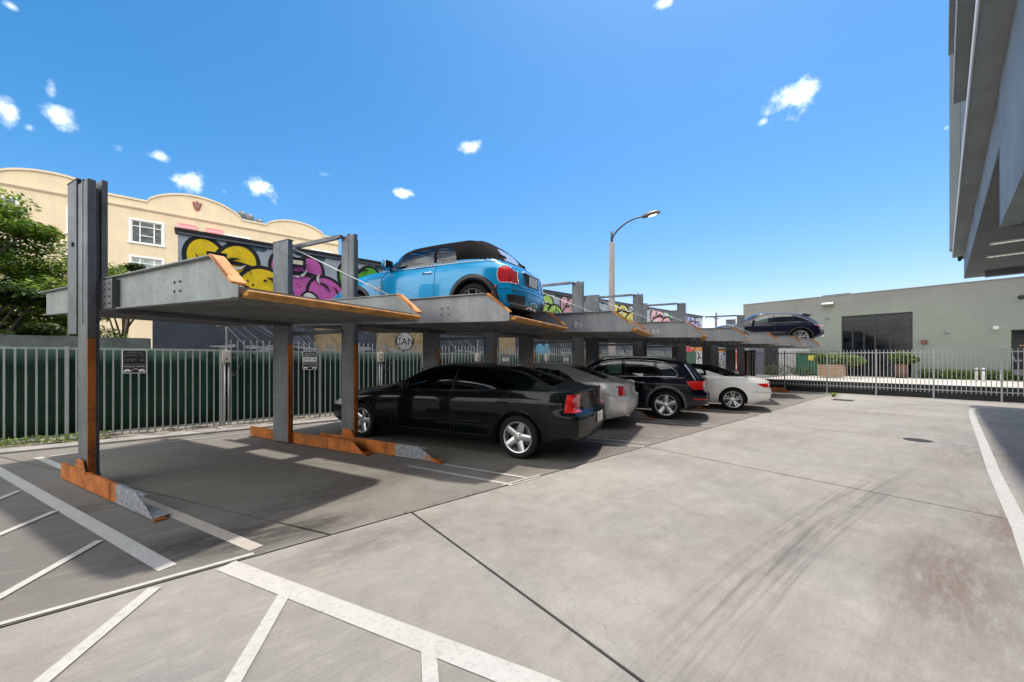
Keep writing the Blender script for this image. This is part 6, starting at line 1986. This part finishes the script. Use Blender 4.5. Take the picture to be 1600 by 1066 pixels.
# planter box with shrub, flower pot, bins, bollards behind the far fence
def shrub_box():
    P_ = empty('planter_box', (26.6, 4.45, .47), 0, 'square wooden planter with bushy light green shrub beyond the far fence', 'planter')
    mb = MB(); mb.box(-.5, .5, -.5, .5, .06, .72)
    mb.build('box', simple('planter_wood', (.42, .2, .06), .7, var=.25, scale=5), P_)
    mb = MB()
    for i in range(6): mb.box(-.52, .52, -.52, -.505, .08 + i * .11, .16 + i * .11); mb.box(-.53, -.505, -.5, .5, .08 + i * .11, .16 + i * .11)
    mb.build('slats', simple('planter_slats', (.55, .38, .25), .7), P_)
    mb = MB(); leaf_cloud(mb, [((0, 0, 1.0), (.5, .75, .35)), ((.1, -.8, .95), (.4, .6, .3)), ((0, .4, 1.05), (.4, .4, .3))], 4500, .06); mb.build('shrub', M_leaf_b, P_, fixn=False)
shrub_box()
P_ = empty('flower_pot', (28.9, 1.95, .47), 0, 'tall brown pot with a green shrub in front of the green building', 'flower pot')
mb = MB(); mb.lathe([(0, 0), (0, .2), (.4, .27), (.74, .28), (.76, .31), (.7, .26), (.68, 0)], 'z', n=20); mb.build('pot', simple('pot_brown', (.16, .09, .065), .8, var=.3), P_)
mb = MB(); leaf_cloud(mb, [((0, 0, 1.1), (.4, .5, .38)), ((0, -.35, 1.0), (.3, .35, .22))], 2600, .06); mb.build('shrub', M_leaf_b, P_, fixn=False)
P_ = empty('waste_container', (29.2, 5.55, .47), 0, 'dark green waste container with yellow sticker against the green building', 'waste container')
mb = MB(); mb.prism([(-.95, .12), (.95, .12), (1.0, 1.35), (-1.0, 1.35)], 'x', -.45, .5); mb.build('body', simple('bin_green', (.008, .10, .055), .5), P_, bevel=.02)
mb = MB(); mb.prism([(-.5, 1.36), (.52, 1.36), (.52, 1.5), (-.3, 1.44)], 'y', -1.02, 1.02); mb.build('lid', simple('bin_lid', (.05, .07, .06), .5), P_, bevel=.02)
mb = MB(); mb.box(-.462, -.452, -.3, .35, .95, 1.25); mb.build('sticker', simple('sticker_yellow', (.65, .6, .05), .5), P_)
for i, (v, h) in enumerate(((-.55, .62), (-.75, .62), (-1.25, .5))):
    mb = MB(); mb.lathe([(0, 0), (0, .045), (h - .02, .045), (h, .03), (h, 0)], 'z', n=14); mb.lathe([(h * .78, .047), (h * .88, .047)], 'z', n=14, m=1)
    o = mb.build('bollard', [M_white_trim, M_black]); o.location = (27.2, v, .47)
    tag(o, ('left of the pair of thin white posts by the planting strip', 'right of the pair of thin white posts by the planting strip', 'short white post right of the pair by the planting strip')[i], 'post', 'white posts')
mb = MB(); mb.tube([(0, 0, 0), (0, 0, .95)], .03, 8); mb.tube([(0, -.1, .95), (0, .12, .95), (0, .16, 1.15)], .045, 8); mb.box(-.1, .1, -.12, .12, .3, .55)
o = mb.build('standpipe', M_galv_dark); o.location = (28.2, -1.75, .47); tag(o, 'dark standpipe with valve beside the white posts', 'standpipe')
# bicycles' clutter and low plants left of the container
mb = MB(); leaf_cloud(mb, [((0, 0, .35), (.5, .9, .4)), ((.2, -1.2, .3), (.4, .6, .35))], 1500, .06)
o = mb.build('low_shrub', M_leaf_d, fixn=False); o.location = (27.5, 7.2, .47); tag(o, 'thin dark shrubs left of the green waste container', 'shrub')
mb = MB(); mb.box(21.85, 22.1, 6.7, 7.3, 0, 1.95)
tag(mb.build('fence_end_pillar', simple('pillar_dark', (.05, .05, .05), .8, var=.3)), 'dark pillar at the left end of the far fence', 'pillar')

for o in bpy.data.objects:
    if o.parent is None and o.name not in ('camera', 'sun') and 'kind' not in o and 'label' not in o: print('UNTAGGED', o.name)
